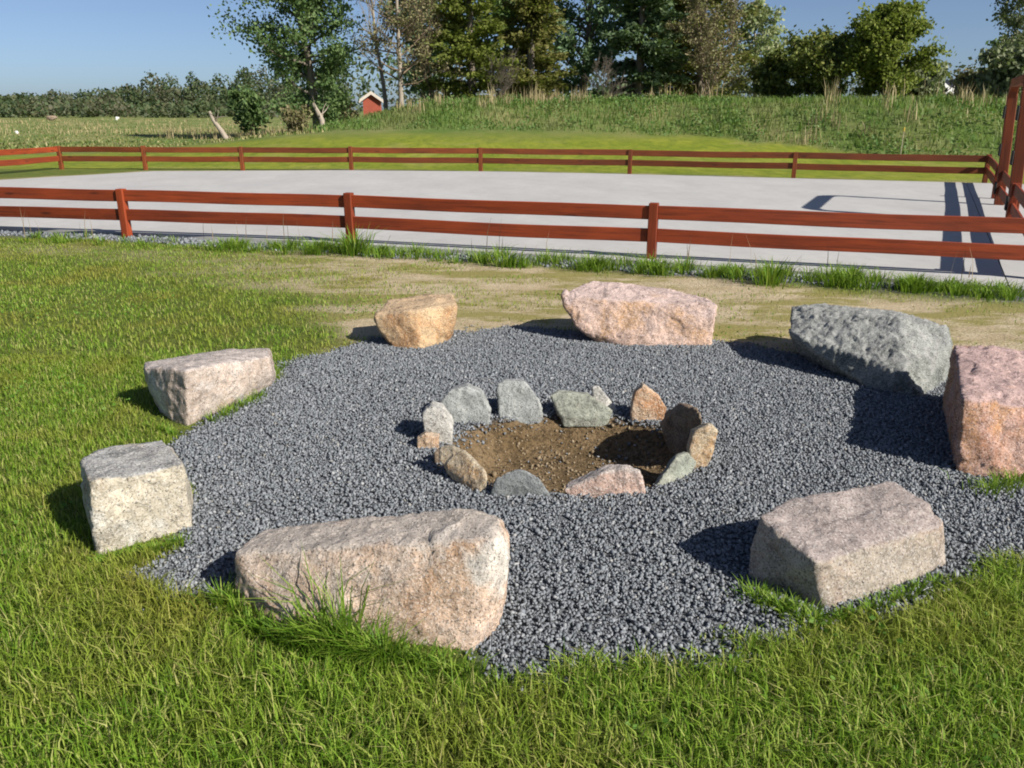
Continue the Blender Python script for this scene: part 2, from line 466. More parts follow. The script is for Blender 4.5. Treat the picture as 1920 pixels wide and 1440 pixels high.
# ------------------------------------------------------------------ fences
WOOD = wood_mat('red_stained_timber', (0.275, 0.048, 0.013), (0.175, 0.032, 0.011), (0.065, 0.015, 0.007))
WOOD_FAR = wood_mat('brown_stained_timber', (0.20, 0.052, 0.014), (0.13, 0.036, 0.012), (0.055, 0.018, 0.007))
GOALWOOD = wood_mat('orange_brown_timber', (0.24, 0.055, 0.016), (0.15, 0.034, 0.012), (0.05, 0.014, 0.006))
rng = random.Random(4)
def fence(label, pts, wood, group, skip_first=False, skip_last=False, base=0.0, h=0.635):
    root = tag(empty('wooden_fence', (pts[0][0], pts[0][1], base)), label, 'fence', group)
    O = Vector((pts[0][0], pts[0][1], base))
    for i, p in enumerate(pts):
        if (i == 0 and skip_first) or (i == len(pts) - 1 and skip_last): continue
        q = pts[min(i + 1, len(pts) - 1)]; r = pts[max(i - 1, 0)]
        ang = math.atan2(q[1] - r[1], q[0] - r[0])
        hh = h + rng.uniform(-0.008, 0.012)
        # stand upright: local x is the grain direction
        me = box_mesh('post', hh + 0.12, 0.10, 0.10, wood, 0.007)
        o = link('post', me, root)
        o.matrix_local = Matrix.Translation(Vector((p[0], p[1], -0.12)) - Vector((O.x, O.y, 0))) @ Matrix.Rotation(ang, 4, 'Z') @ \
            Matrix.Rotation(math.radians(rng.uniform(-0.8, 0.8)), 4, 'X') @ Matrix.Rotation(-math.pi / 2, 4, 'Y') @ Matrix.Translation((0, 0, -0.05))
    for i in range(len(pts) - 1):
        a, b = Vector(pts[i]), Vector(pts[i + 1])
        L = (b - a).length - 0.10
        d = (b - a).normalized(); ang = math.atan2(d.y, d.x)
        for zc in (0.475, 0.225):
            me = box_mesh('rail', L, 0.036, 0.145, wood, 0.005)
            bmr = bmesh.new(); bmr.from_mesh(me)
            le = [e_ for e_ in bmr.edges if abs(e_.verts[0].co.x - e_.verts[1].co.x) > L * 0.5]
            bmesh.ops.subdivide_edges(bmr, edges=le, cuts=7, use_grid_fill=False)
            bw_, sg_, tw_ = rng.uniform(-0.008, 0.008), rng.uniform(-0.010, 0.003), rng.uniform(-0.02, 0.02)
            for v_ in bmr.verts:
                t_ = v_.co.x / L; k_ = math.sin(math.pi * t_)
                zz_ = v_.co.z - 0.0725
                v_.co.y += bw_ * k_ + zz_ * tw_ * k_ * 6; v_.co.z += sg_ * k_ + 0.003 * math.sin(t_ * 9 + bw_ * 900)
            bmr.to_mesh(me); bmr.free()
            o = link('rail', me, root)
            st = a + d * 0.05
            o.matrix_local = Matrix.Translation((st.x - O.x, st.y - O.y, zc + rng.uniform(-0.006, 0.006))) @ Matrix.Rotation(ang, 4, 'Z') @ \
                Matrix.Rotation(rng.uniform(-0.0018, 0.0018), 4, 'Y')
    return root
FG = 'timber fences round the concrete court'
fence('red stained two-rail timber fence nearest the boulders, along the front of the court', FRONT_POSTS, WOOD, FG)
fence('brown two-rail timber fence along the far side of the court, before the mown grass', FAR_POSTS, WOOD_FAR, FG)
fence('short two-rail timber fence side at the right end of the court, beside tall frame', SIDE_POSTS, WOOD, FG, True, True)
fence('two-rail timber fence side at the left end of the court, cut by the picture edge', LEFT_POSTS, WOOD, FG, True)

# tall frame at the right end of the court
def timber(name, a, b, w, t, mat, root, up=(0, 0, 1)):
    a, b = Vector(a), Vector(b)
    d = b - a; L = d.length; x = d.normalized()
    y = Vector(up).cross(x).normalized(); z = x.cross(y)
    me = box_mesh(name, L, w, t, mat, 0.01)
    o = link(name, me, root)
    M = Matrix((( x.x, y.x, z.x, a.x), (x.y, y.y, z.y, a.y), (x.z, y.z, z.z, a.z), (0, 0, 0, 1)))
    o.matrix_local = Matrix.Translation(-root.location) @ M @ Matrix.Translation((0, 0, -t / 2))
    return o
GA = Vector((8.36, 14.45, 0)); sd = Vector((0.437, 0.9, 0)).normalized(); so = Vector((0.9, -0.437, 0)).normalized()
GB = GA - sd * 2.65
goal = tag(empty('goal_frame', GA), 'tall reddish timber goal frame with dark brackets at the right end of the court', 'goal frame')
IRON = flat_mat('dark_iron', (0.012, 0.012, 0.013), (0.03, 0.026, 0.022), 20, 0.6, 0.1)
lean = -sd * 0.0 - so * 0.10
HT = 1.84
for Q in (GA, GB):
    timber('post', Q + Vector((0, 0, -0.15)), Q + Vector((0, 0, HT)) + lean, 0.14, 0.15, GOALWOOD, goal, up=so)
    for zz in (0.32, 0.95, 1.55):
        c0 = Q - so * 0.092 - sd * 0.04 + lean * (zz / HT) + Vector((0, 0, zz))
        timber('bracket', c0 - sd * 0.05, c0 + sd * 0.10, 0.03, 0.2, IRON, goal)
    # rounded shoulder up to the crossbar
    prevp = Q + lean + Vector((0, 0, HT - 0.06))
    inward = -sd if Q is GA else sd
    for k in range(1, 5):
        t = k / 4 * math.pi / 2
        cur = Q + lean + Vector((0, 0, HT - 0.06)) + inward * (0.26 * (1 - math.cos(t))) + Vector((0, 0, 0.22 * math.sin(t)))
        timber('shoulder', prevp, cur, 0.14, 0.13, GOALWOOD, goal, up=so); prevp = cur
timber('crossbar', GA + lean - sd * 0.24 + Vector((0, 0, HT + 0.165)), GB + lean + sd * 0.24 + Vector((0, 0, HT + 0.165)), 0.14, 0.13, GOALWOOD, goal)

# ------------------------------------------------------------------ boulders
def make_rock(name, pts, mat, voxel=0.0135, bevel=0.02, amp=0.014, seed=0, rough=1.0, ribs=0.0, base_z=None, top_w=1.0):
    """hull of measured corners -> rounded arrises -> dense skin with broken relief"""
    pts = [Vector(p) for p in pts]
    cen = sum(pts, Vector()) / len(pts)
    org = Vector((cen.x, cen.y, 0.0))
    bm = bmesh.new()
    for p in pts: bm.verts.new(p - org)
    r = bmesh.ops.convex_hull(bm, input=bm.verts[:])
    junk = [v for v in r['geom_interior'] if isinstance(v, bmesh.types.BMVert)]
    if junk: bmesh.ops.delete(bm, geom=junk, context='VERTS')
    bmesh.ops.dissolve_limit(bm, angle_limit=0.12, verts=bm.verts[:], edges=bm.edges[:])
    if bevel: bmesh.ops.bevel(bm, geom=bm.edges[:], offset=bevel * 0.5, segments=2, profile=0.6, affect='EDGES', clamp_overlap=True)
    bmesh.ops.triangulate(bm, faces=bm.faces[:])
    me0 = bpy.data.meshes.new(name); bm.to_mesh(me0); bm.free()
    o = bpy.data.objects.new(name, me0); COL.objects.link(o)
    md = o.modifiers.new('r', 'REMESH'); md.mode = 'VOXEL'; md.voxel_size = voxel
    dg = bpy.context.evaluated_depsgraph_get()
    me = bpy.data.meshes.new_from_object(o.evaluated_get(dg))
    o.modifiers.clear(); o.data = me; bpy.data.meshes.remove(me0)
    me.name = name
    n = len(me.vertices)
    co = np.empty(n * 3, np.float32); me.vertices.foreach_get('co', co); co = co.reshape(-1, 3)
    no = np.empty(n * 3, np.float32); me.vertices.foreach_get('normal', no); no = no.reshape(-1, 3)
    sv = Vector((seed * 5.3, seed * 2.9, seed * 7.7))
    disp = np.empty(n)
    for i in range(n):
        v = Vector(co[i]) + sv
        a1 = mnoise.fractal(v * 3.5, 0.9, 2.1, 3)
        # broken facets: every cell is its own tilted plane
        wv = v + Vector((a1, -a1, a1 * 0.5)) * 0.03
        fa = 0.0
        for sc_, am_ in ((5.5, 1.0), (13.0, 0.55), (30.0, 0.22)):
            q_ = wv * sc_
            dd, pp = mnoise.voronoi(q_)
            cv = mnoise.cell_vector(pp[0] * 37.0 + Vector((3, 5, 7)))
            fa += am_ * ((q_ - pp[0]).dot(Vector((cv[0] - 0.5, cv[1] - 0.5, cv[2] - 0.5))) * 1.9 + (cv[0] - 0.5) * 0.5)
        a3 = mnoise.fractal(v * 42.0, 0.8, 2.0, 3)
        rb = 0.0
        if ribs: rb = ribs * (1 - abs(mnoise.fractal(Vector((v.x * 16, v.y * 16, v.z * 8)), 0.7, 2.0, 3)) * 2)
        disp[i] = amp * (0.45 * a1 + rough * (0.62 * fa + 0.30 * a3)) + rb * (1.0 if no[i][0] < 0.25 else 0.15)
    co2 = co + no * disp[:, None]
    me.vertices.foreach_set('co', co2.astype(np.float32).ravel())
    set_attr(me, 'weather', np.clip(no[:, 2], 0, 1) * top_w)
    me.update()
    me.polygons.foreach_set('use_smooth', np.ones(len(me.polygons), bool))
    me.materials.clear(); me.materials.append(mat)
    o.location = org
    return o

R_TAN = rock_mat('tan_pink_granite', (0.55, 0.385, 0.265), (0.63, 0.475, 0.365), (0.45, 0.405, 0.36), (0.70, 0.62, 0.55), stain=(0.47, 0.255, 0.115), seed=1, stain_lo=0.54, pale=(0.66, 0.62, 0.56))
R_CREAM = rock_mat('cream_granite', (0.56, 0.50, 0.385), (0.46, 0.41, 0.32), (0.32, 0.325, 0.33), (0.66, 0.63, 0.57), stain=(0.55, 0.40, 0.23), seed=2, stain_lo=0.58, pale=(0.66, 0.64, 0.58))
R_BLUSH = rock_mat('blush_granite', (0.49, 0.39, 0.315), (0.55, 0.46, 0.39), (0.47, 0.41, 0.38), (0.66, 0.62, 0.58), stain=(0.48, 0.33, 0.20), seed=3, stain_lo=0.58, pale=(0.66, 0.63, 0.59))
R_ORANGE = rock_mat('ochre_granite', (0.48, 0.27, 0.125), (0.55, 0.39, 0.225), (0.52, 0.375, 0.235), (0.66, 0.53, 0.38), stain=(0.36, 0.155, 0.055), seed=4, stain_lo=0.5)
R_PINK = rock_mat('pink_granite', (0.55, 0.375, 0.28), (0.59, 0.43, 0.35), (0.54, 0.42, 0.385), (0.70, 0.56, 0.52), stain=(0.50, 0.30, 0.15), seed=5, stain_lo=0.5)
R_GREEN = rock_mat('grey_green_gneiss', (0.165, 0.18, 0.165), (0.29, 0.30, 0.28), (0.32, 0.325, 0.31), (0.46, 0.465, 0.44), dark=(0.035, 0.04, 0.037), seed=6)
R_RED = rock_mat('red_granite', (0.46, 0.24, 0.15), (0.52, 0.33, 0.26), (0.50, 0.36, 0.345), (0.66, 0.50, 0.44), stain=(0.48, 0.25, 0.095), seed=7, stain_lo=0.48, dark=(0.06, 0.04, 0.035))
R_MAUVE = rock_mat('mauve_grey_granite', (0.35, 0.30, 0.24), (0.43, 0.375, 0.31), (0.35, 0.295, 0.275), (0.58, 0.54, 0.51), stain=(0.42, 0.30, 0.23), seed=8, stain_lo=0.52, dark=(0.09, 0.07, 0.07))

BG = 'seat boulders ringing the gravel'
def B(px, py): return P(px, py, -0.015)          # a foot of the stone on the ground
def block(label, mat, pts, **kw): return tag(make_rock('boulder', pts, mat, **kw), label, 'boulder', BG)
up_, back = Vector((0, 0, 1)), Vector((0, 1, 0))

tl = PY(436, 1036, 2.48); tr = PY(932, 1006, 2.30)
bl = P(496, 992, tl.z); br_ = P(890, 951, tr.z)
block('long tan and pinkish block boulder in the front grass, nearest the camera', R_TAN,
      [B(446, 1140), B(535, 1190), B(740, 1218), B(885, 1232), B(934, 1185), tl, PY(545, 1030, 2.44), PY(740, 1018, 2.36), tr, PY(955, 1062, 2.36), PY(958, 1000, 2.46), PY(952, 1120, 2.40),
       bl, P(680, 966, (tl.z + tr.z) / 2), br_, P(934, 963, tr.z - 0.008), bl + Vector((0.02, 0.07, -0.2)), br_ + Vector((0.05, 0.06, -0.36))], seed=1, bevel=0.022, amp=0.011)

tl = PY(166, 903, 2.80); tr = PY(343, 871, 3.00)
block('cream cube-shaped boulder with flat grey top at the left edge of the gravel', R_CREAM,
      [B(185, 1050), B(362, 996), tl, tr, P(148, 856, tl.z), P(205, 835, tl.z + 0.005), P(300, 822, tr.z), P(320, 834, tr.z), PY(160, 962, 2.90),
       P(148, 856, tl.z) + Vector((0, 0.03, -0.3)), P(310, 822, tr.z) + Vector((0.07, 0.04, -0.3))], seed=2, bevel=0.012, amp=0.010, rough=1.25)

tc = PY(348, 694, 4.10); tr = PY(506, 668, 4.76); tl = PY(270, 690, 4.32)
block('pale blush boulder tapering to a point, in the lawn left of the gravel', R_BLUSH,
      [B(352, 804), B(328, 797), B(300, 777), B(420, 768), B(510, 728), tc, tr, tl, PY(512, 700, 4.74), P(270, 680, tl.z), P(420, 654, (tl.z + tr.z) / 2 + 0.01), P(506, 652, tr.z),
       P(420, 654, tr.z) + Vector((0, 0.05, -0.25)), P(500, 652, tr.z) + Vector((0.03, 0.05, -0.22)), PY(276, 730, 4.36)], seed=3, bevel=0.014, amp=0.010)

block('small rounded orange-brown boulder at the back of the gravel', R_ORANGE,
      [B(738, 657), B(790, 660), B(840, 644), PY(700, 590, 5.72), PY(706, 618, 5.66), PY(768, 583, 5.62), PY(858, 572, 5.84), PY(853, 610, 5.82), PY(728, 560, 5.98), PY(800, 552, 6.08), PY(850, 551, 6.08),
       PY(850, 630, 6.05), PY(730, 640, 5.95)], seed=4, bevel=0.034, amp=0.012)

block('long rounded pink boulder at the back of the gravel, below the fence', R_PINK,
      [B(1122, 647), B(1200, 654), B(1332, 654), PY(1340, 600, 5.72), PY(1345, 570, 5.80), PY(1085, 618, 5.76), PY(1056, 575, 5.84), PY(1050, 548, 5.92), PY(1118, 560, 5.82), PY(1335, 585, 5.76), PY(1250, 575, 5.78),
       PY(1110, 526, 6.15), PY(1150, 528, 6.22), PY(1240, 539, 6.24), PY(1322, 557, 6.15), PY(1080, 600, 6.15), PY(1330, 640, 6.15)], seed=5, bevel=0.026, amp=0.014, rough=1.3)

block('grey-green tilted boulder with craggy dark face and pale end', R_GREEN,
      [B(1502, 668), B(1560, 702), B(1640, 737), B(1725, 752), B(1768, 724), PY(1479, 624, 5.20), PY(1560, 662, 4.98), PY(1695, 700, 4.62), PY(1484, 574, 5.50), PY(1690, 600, 5.00), PY(1785, 640, 4.96), PY(1781, 612, 5.06),
       PY(1590, 577, 5.66), PY(1530, 570, 5.74), PY(1690, 587, 5.36), PY(1775, 715, 5.10), PY(1560, 680, 5.7)], seed=6, bevel=0.012, amp=0.016, rough=1.5, ribs=0.006)

tc = PY(1803, 750, 3.56)
block('big reddish-pink block boulder cut by the right picture edge', R_RED,
      [B(1792, 896), B(1890, 908), B(2010, 893), tc, PY(1990, 768, 3.56), P(1788, 645, tc.z + 0.01), P(1830, 645, tc.z + 0.02), P(1930, 654, tc.z + 0.02), P(2040, 680, tc.z), P(1788, 645, tc.z) + Vector((0, 0.03, -0.36)),
       P(2030, 690, tc.z) + Vector((0, 0.03, -0.36)), PY(1785, 780, 3.75)], seed=7, bevel=0.02, amp=0.015, rough=1.4)

tl = PY(1424, 966, 2.64); tc = PY(1531, 1055, 2.40); tr = PY(1768, 986, 2.70)
block('mauve-grey block boulder with shaded left face, at the front right of the gravel', R_MAUVE,
      [B(1548, 1152), B(1700, 1104), B(1774, 1068), B(1398, 1088), tl, tc, tr, PY(1640, 1028, 2.52), P(1480, 932, tl.z), P(1670, 902, 0.225), P(1742, 940, 0.20), P(1670, 902, 0.22) + Vector((0.04, 0.05, -0.24)),
       P(1475, 936, tl.z) + Vector((-0.03, 0.04, -0.26)), PY(1772, 1040, 2.85)], seed=8, bevel=0.012, amp=0.010, rough=1.2)

# ------------------------------------------------------------------ stones lining the fire pit
PG = 'stones lining the fire pit'
S_GREY = rock_mat('pit_grey_stone', (0.30, 0.32, 0.31), (0.37, 0.385, 0.37), (0.36, 0.37, 0.36), (0.48, 0.49, 0.47), seed=11, speck_amt=0.2)
S_GREEN = rock_mat('pit_green_grey_stone', (0.26, 0.28, 0.235), (0.34, 0.35, 0.29), (0.35, 0.36, 0.30), (0.45, 0.46, 0.40), seed=12, speck_amt=0.2)
S_TAN = rock_mat('pit_tan_stone', (0.46, 0.35, 0.22), (0.52, 0.43, 0.30), (0.44, 0.38, 0.28), (0.62, 0.56, 0.46), stain=(0.45, 0.24, 0.09), seed=13)
S_WHITE = rock_mat('pit_white_stone', (0.42, 0.405, 0.365), (0.50, 0.485, 0.44), (0.45, 0.44, 0.41), (0.62, 0.60, 0.57), seed=14)
S_ORANGE = rock_mat('pit_orange_stone', (0.47, 0.30, 0.17), (0.54, 0.41, 0.29), (0.50, 0.385, 0.28), (0.66, 0.56, 0.46), stain=(0.40, 0.17, 0.06), seed=15)
S_SLATE = rock_mat('pit_slate_stone', (0.13, 0.145, 0.15), (0.19, 0.205, 0.205), (0.28, 0.29, 0.29), (0.32, 0.33, 0.33), seed=16, speck_amt=0.2)
S_ROSE = rock_mat('pit_rose_stone', (0.47, 0.33, 0.27), (0.53, 0.42, 0.37), (0.54, 0.48, 0.44), (0.62, 0.56, 0.52), seed=17)
S_BROWN = rock_mat('pit_brown_stone', (0.19, 0.14, 0.095), (0.26, 0.20, 0.14), (0.33, 0.23, 0.16), (0.36, 0.30, 0.24), seed=18)
def pit_stone(outline, Y0, thick, mat, label, lean=0.25, seed=0, bevel=0.012, sink=0.06, amp=0.008, skew=0.0):
    """outline as seen, standing at distance Y0, leaning back by lean; given a real thickness"""
    front = []
    for (px, py) in outline:
        Y = Y0
        for _ in range(4):
            q = PY(px, py, Y); Y = Y0 + lean * max(q.z, -0.2) + skew * (px - outline[0][0]) / 100.0
        front.append(PY(px, py, Y))
    cx = sum((q for q in front), Vector()) / len(front)
    pts = list(front)
    for q in front:
        s_ = cx + (q - cx) * 0.86
        pts.append(Vector((s_.x, s_.y + thick, s_.z - 0.01)))
    lo = min(q.z for q in front)
    lows = [q for q in front if q.z < lo + 0.05]
    for q in lows:
        pts.append(Vector((cx.x + (q.x - cx.x) * 0.9, q.y, q.z - sink))); pts.append(Vector((cx.x + (q.x - cx.x) * 0.8, q.y + thick * 0.9, q.z - sink)))
    return tag(make_rock('fire_pit_stone', pts, mat, voxel=0.009, bevel=bevel, amp=amp, seed=20 + seed, rough=1.2), label, 'stone', PG)
pit_stone([(790, 775), (805, 762), (828, 768), (850, 800), (848, 828), (825, 842), (795, 820)], 3.86, 0.16, S_WHITE, 'pale grey upright stone at the left end of the fire pit', seed=1)
pit_stone([(780, 822), (795, 812), (825, 818), (822, 845), (795, 856), (782, 845)], 3.78, 0.08, S_ORANGE, 'small orange stone at the outer left of the fire pit ring', seed=2)
pit_stone([(822, 838), (845, 833), (880, 855), (912, 888), (915, 905), (888, 912), (850, 885), (822, 862)], 3.42, 0.07, S_TAN, 'flat tan slab leaning at the front left of the fire pit', lean=0.7, seed=3, skew=-0.16)
pit_stone([(812, 850), (826, 838), (842, 862), (838, 884), (818, 876)], 3.60, 0.05, S_BROWN, 'small brown stone beside the tan slab of the fire pit', seed=4, bevel=0.006)
pit_stone([(918, 928), (928, 900), (950, 884), (980, 880), (1010, 895), (1036, 930), (980, 945)], 3.26, 0.05, S_SLATE, 'dark rounded slate standing at the front of the fire pit', lean=0.3, seed=5)
pit_stone([(1055, 918), (1100, 903), (1140, 882), (1165, 878), (1178, 885), (1200, 884), (1213, 920), (1180, 940), (1070, 935)], 3.27, 0.10, S_ROSE, 'long pink and white stone at the front of the fire pit', lean=0.35, seed=6)
pit_stone([(1222, 922), (1245, 888), (1270, 855), (1292, 848), (1308, 870), (1275, 905), (1240, 925)], 3.34, 0.07, S_GREEN, 'flat grey-green slab leaning at the front right of the fire pit', lean=0.8, seed=7, skew=0.2)
pit_stone([(1290, 850), (1300, 810), (1335, 795), (1346, 808), (1338, 850), (1318, 872), (1300, 868)], 3.56, 0.10, S_TAN, 'cream angular stone at the right end of the fire pit', lean=0.2, seed=8)
pit_stone([(1242, 805), (1252, 780), (1285, 762), (1310, 768), (1318, 790), (1312, 815), (1288, 848), (1262, 840)], 3.97, 0.13, S_BROWN, 'dark brown stone in shade at the right of the fire pit', lean=-0.1, seed=9, skew=-0.36)
pit_stone([(1182, 775), (1190, 735), (1208, 720), (1235, 742), (1252, 768), (1240, 788), (1205, 790)], 4.18, 0.10, S_ORANGE, 'orange-brown pointed stone at the back right of the fire pit', lean=0.2, seed=10)
pit_stone([(1112, 752), (1108, 725), (1122, 722), (1140, 745), (1158, 765), (1140, 772), (1120, 768)], 4.30, 0.04, S_WHITE, 'small white pointed stone at the back of the fire pit', lean=0.3, seed=11, bevel=0.006)
pit_stone([(1030, 742), (1045, 735), (1105, 742), (1150, 770), (1140, 782), (1055, 782)], 4.20, 0.10, S_GREEN, 'low flat greenish stone at the back of the fire pit, under the white one', lean=0.6, seed=12)
pit_stone([(930, 720), (945, 712), (985, 715), (1008, 745), (1020, 775), (990, 792), (935, 782)], 4.22, 0.10, S_GREY, 'square grey stone in the middle of the back row of the fire pit', lean=0.45, seed=13)
pit_stone([(820, 760), (842, 732), (875, 724), (905, 735), (922, 770), (918, 790), (880, 804), (835, 795)], 4.14, 0.13, S_GREY, 'wide rounded grey stone at the back left of the fire pit', lean=0.45, seed=14)

# ------------------------------------------------------------------ loose gravel
def stones_mesh(name, x, y, z, r, mat, rs):
    """angular chips: six jittered corners each"""
    n = len(x)
    octa = np.array([[1, 0, 0], [-1, 0, 0], [0, 1, 0], [0, -1, 0], [0, 0, 1], [0, 0, -1]], float)
    tri = np.array([[0, 2, 4], [2, 1, 4], [1, 3, 4], [3, 0, 4], [2, 0, 5], [1, 2, 5], [3, 1, 5], [0, 3, 5]])
    v = octa[None] * rs.uniform(0.65, 1.25, (n, 6, 1)) * rs.uniform(0.6, 1.25, (n, 1, 3)) + rs.uniform(-0.32, 0.32, (n, 6, 3))
    q = rs.normal(size=(n, 4)); q /= np.linalg.norm(q, axis=1)[:, None]
    w, a, b, c = q.T
    R = np.stack([1 - 2 * (b * b + c * c), 2 * (a * b - c * w), 2 * (a * c + b * w), 2 * (a * b + c * w), 1 - 2 * (a * a + c * c), 2 * (b * c - a * w),
                  2 * (a * c - b * w), 2 * (b * c + a * w), 1 - 2 * (a * a + b * b)], -1).reshape(n, 3, 3)
    v = np.einsum('nij,nkj->nki', R, v) * np.asarray(r)[:, None, None]
    v += np.stack([x, y, z], -1)[:, None, :]
    t = tri[None] + (np.arange(n) * 6)[:, None, None]
    return np_mesh(name, v.reshape(-1, 3), t.reshape(-1, 3), None, mat)
m, nt, out = new_mat('crushed_grey_stone'); g = N(nt)
rnd = g.n('ShaderNodeNewGeometry').outputs['Random Per Island']
c = g.ramp(rnd, [(0.0, (0.125, 0.138, 0.152)), (0.3, (0.165, 0.18, 0.198)), (0.65, (0.205, 0.222, 0.242)), (0.92, (0.262, 0.28, 0.30)), (0.985, (0.36, 0.37, 0.375)), (1.0, (0.30, 0.275, 0.235))])
c = g.mix(g.ramp(g.noise(g.coord(), 160.0, 3, 0.7), [(0.4, 0.3), (0.6, 0.0)]), c, (0.10, 0.105, 0.11))
g.bsdf(out, c, 0.75, None, 0.35)
GRIT = m
rs = np.random.RandomState(7)
n = 178000
gxs = rs.uniform(-2.0, 2.9, n); gys = rs.uniform(1.9, 6.4, n)
gd_ = poly_sd(gxs, gys, GRAVEL) + wob(gxs, gys, 3.0, 0.35, 21)
keep = (1 - sstep(-0.06, 0.10, gd_)) ** 1.5 > rs.uniform(0, 1, n)
pr = np.hypot((gxs - PIT[0]) / 0.66, (gys - PIT[1]) / 0.52)
keep &= (pr > 0.93 + rs.normal(0, 0.05, n)) | (rs.uniform(0, 1, n) < 0.02)
gxs, gys = gxs[keep], gys[keep]
gr_ = rs.uniform(0.0050, 0.0095, len(gxs)) * (1 + 0.5 * (rs.uniform(0, 1, len(gxs)) > 0.93))
gz = ground_z(gxs, gys) + gr_ * rs.uniform(-0.05, 0.45, len(gxs)) + 0.012 * fbm(gxs * 4, gys * 4, 71)
tag(link('gravel', stones_mesh('gravel', gxs, gys, gz, gr_, GRIT, rs)), 'dark grey crushed stone gravel spread round the fire pit', 'gravel', kind='stuff')
# scattered strays on the lawn edge and the sand
n = 9000
sx = rs.uniform(-9, 5.2, n); t = rs.uniform(0, 1, n)
sy = np.interp(sx, [p[0] for p in FRONT_POSTS], [p[1] for p in FRONT_POSTS]) - rs.uniform(-0.15, 0.75, n)
k = strip_mask(sx, sy) * (poly_sd(sx, sy, COURT) > 0.0) > rs.uniform(0, 1, n)
sx, sy = sx[k], sy[k]
sr = rs.uniform(0.012, 0.03, len(sx))
tag(link('stone_strip', stones_mesh('stone_strip', sx, sy, ground_z(sx, sy) + sr * 0.3, sr, GRIT, rs)), 'grey stones strewn along the front edge of the concrete court', 'stones', kind='stuff')
# crumbs of dirt and stone in the pit
m = flat_mat('pit_crumbs', (0.12, 0.08, 0.04), (0.30, 0.24, 0.16), 30, 0.9)
n = 900
th = rs.uniform(0, 2 * math.pi, n); rr = np.sqrt(rs.uniform(0, 1, n)) * 0.95
cx_, cy_ = PIT[0] + np.cos(th) * rr * 0.62, PIT[1] + np.sin(th) * rr * 0.48
cr_ = rs.uniform(0.004, 0.011, n) * (1 + (rs.uniform(0, 1, n) > 0.95))
tag(link('pit_rubble', stones_mesh('pit_rubble', cx_, cy_, ground_z(cx_, cy_) + cr_ * 0.3, cr_, m, rs)), 'crumbs of brown earth and stone on the fire pit floor', 'rubble', kind='stuff')

# ------------------------------------------------------------------ grass blades
def blades_mesh(name, x, y, z, h, w, bend, mat, rs, az=None, jit=0.25):
    n = len(x)
    az = rs.uniform(0, 2 * math.pi, n) if az is None else az
    d = np.stack([np.cos(az), np.sin(az), np.zeros(n)], -1)             # lean direction
    sa = az + math.pi / 2 + rs.uniform(-0.7, 0.7, n)
    s = np.stack([np.cos(sa), np.sin(sa), np.zeros(n)], -1)             # blade width direction
    b = np.stack([x, y, z], -1)
    up = np.array([0, 0, 1.0])
    h_ = np.asarray(h)[:, None]; w_ = np.asarray(w)[:, None]; be = np.asarray(bend)[:, None]
    p0 = b - 0.006 * up
    p1 = b + up * h_ * 0.55 + d * h_ * be * 0.28
    p2 = b + up * h_ * (1 - 0.30 * be) + d * h_ * be * 0.95
    v = np.stack([p0 - s * w_ * 0.5, p0 + s * w_ * 0.5, p1 + s * w_ * 0.42, p1 - s * w_ * 0.42, p2], 1).reshape(-1, 3)
    o5 = np.arange(n)[:, None] * 5
    return np_mesh(name, v, o5 + np.array([[3, 2, 4]]), o5 + np.array([[0, 1, 2, 3]]), mat)
GRASS = leaf_mat('lawn_blades', [(0.09, 0.19, 0.014), (0.155, 0.285, 0.02), (0.23, 0.36, 0.034), (0.33, 0.42, 0.07), (0.48, 0.45, 0.18)], trans=0.42, patch=(0.33, 0.29, 0.055), pscale=1.0)
TALL = leaf_mat('tall_blades', [(0.07, 0.165, 0.012), (0.12, 0.24, 0.016), (0.19, 0.31, 0.028), (0.29, 0.37, 0.07)], trans=0.4)
STRAW = leaf_mat('straw', [(0.32, 0.26, 0.13), (0.42, 0.35, 0.19), (0.26, 0.21, 0.12)], trans=0.2)
DRYG = leaf_mat('dry_blades', [(0.17, 0.16, 0.04), (0.26, 0.23, 0.08), (0.12, 0.15, 0.025)], trans=0.3)
rs = np.random.RandomState(11)
bx, by, bh, bw, bb = [], [], [], [], []
def scatter(n, x0, x1, y0, y1, hfun, wfun, bend=(0.1, 1.35), dens=1.0):
    x = rs.uniform(x0, x1, n); y = rs.uniform(y0, y1, n)
    mk = lawn_mask(x, y)
    k = mk * dens > rs.uniform(0.02, 1, n)
    x, y, mk = x[k], y[k], mk[k]
    tuft = 0.65 + 0.75 * fbm(x * 2.2, y * 2.2, 81)
    bx.append(x); by.append(y)
    h = hfun(len(x)) * tuft * (0.45 + 0.55 * mk)
    bh.append(h); bw.append(wfun(len(x))); bb.append(rs.uniform(*bend, len(x)))
U = lambda a, b: (lambda n: rs.uniform(a, b, n))
scatter(80000, -2.4, 2.6, 1.2, 2.75, U(0.035, 0.10), U(0.0026, 0.0052))
scatter(70000, -3.8, -0.9, 2.4, 5.4, U(0.022, 0.055), U(0.0028, 0.005))
scatter(9000, 1.9, 3.6, 2.4, 4.6, U(0.022, 0.055), U(0.0028, 0.005))
scatter(95000, -8.5, 1.0, 5.0, 10.8, U(0.02, 0.05), U(0.004, 0.008))
scatter(20000, 0.2, 5.5, 5.0, 9.5, U(0.02, 0.05), U(0.004, 0.008))
bx, by, bh, bw, bb = [np.concatenate(q) for q in (bx, by, bh, bw, bb)]
k = np.hypot((bx - PIT[0]) / 0.9, (by - PIT[1]) / 0.8) > 1
bx, by, bh, bw, bb = bx[k], by[k], bh[k], bw[k], bb[k]
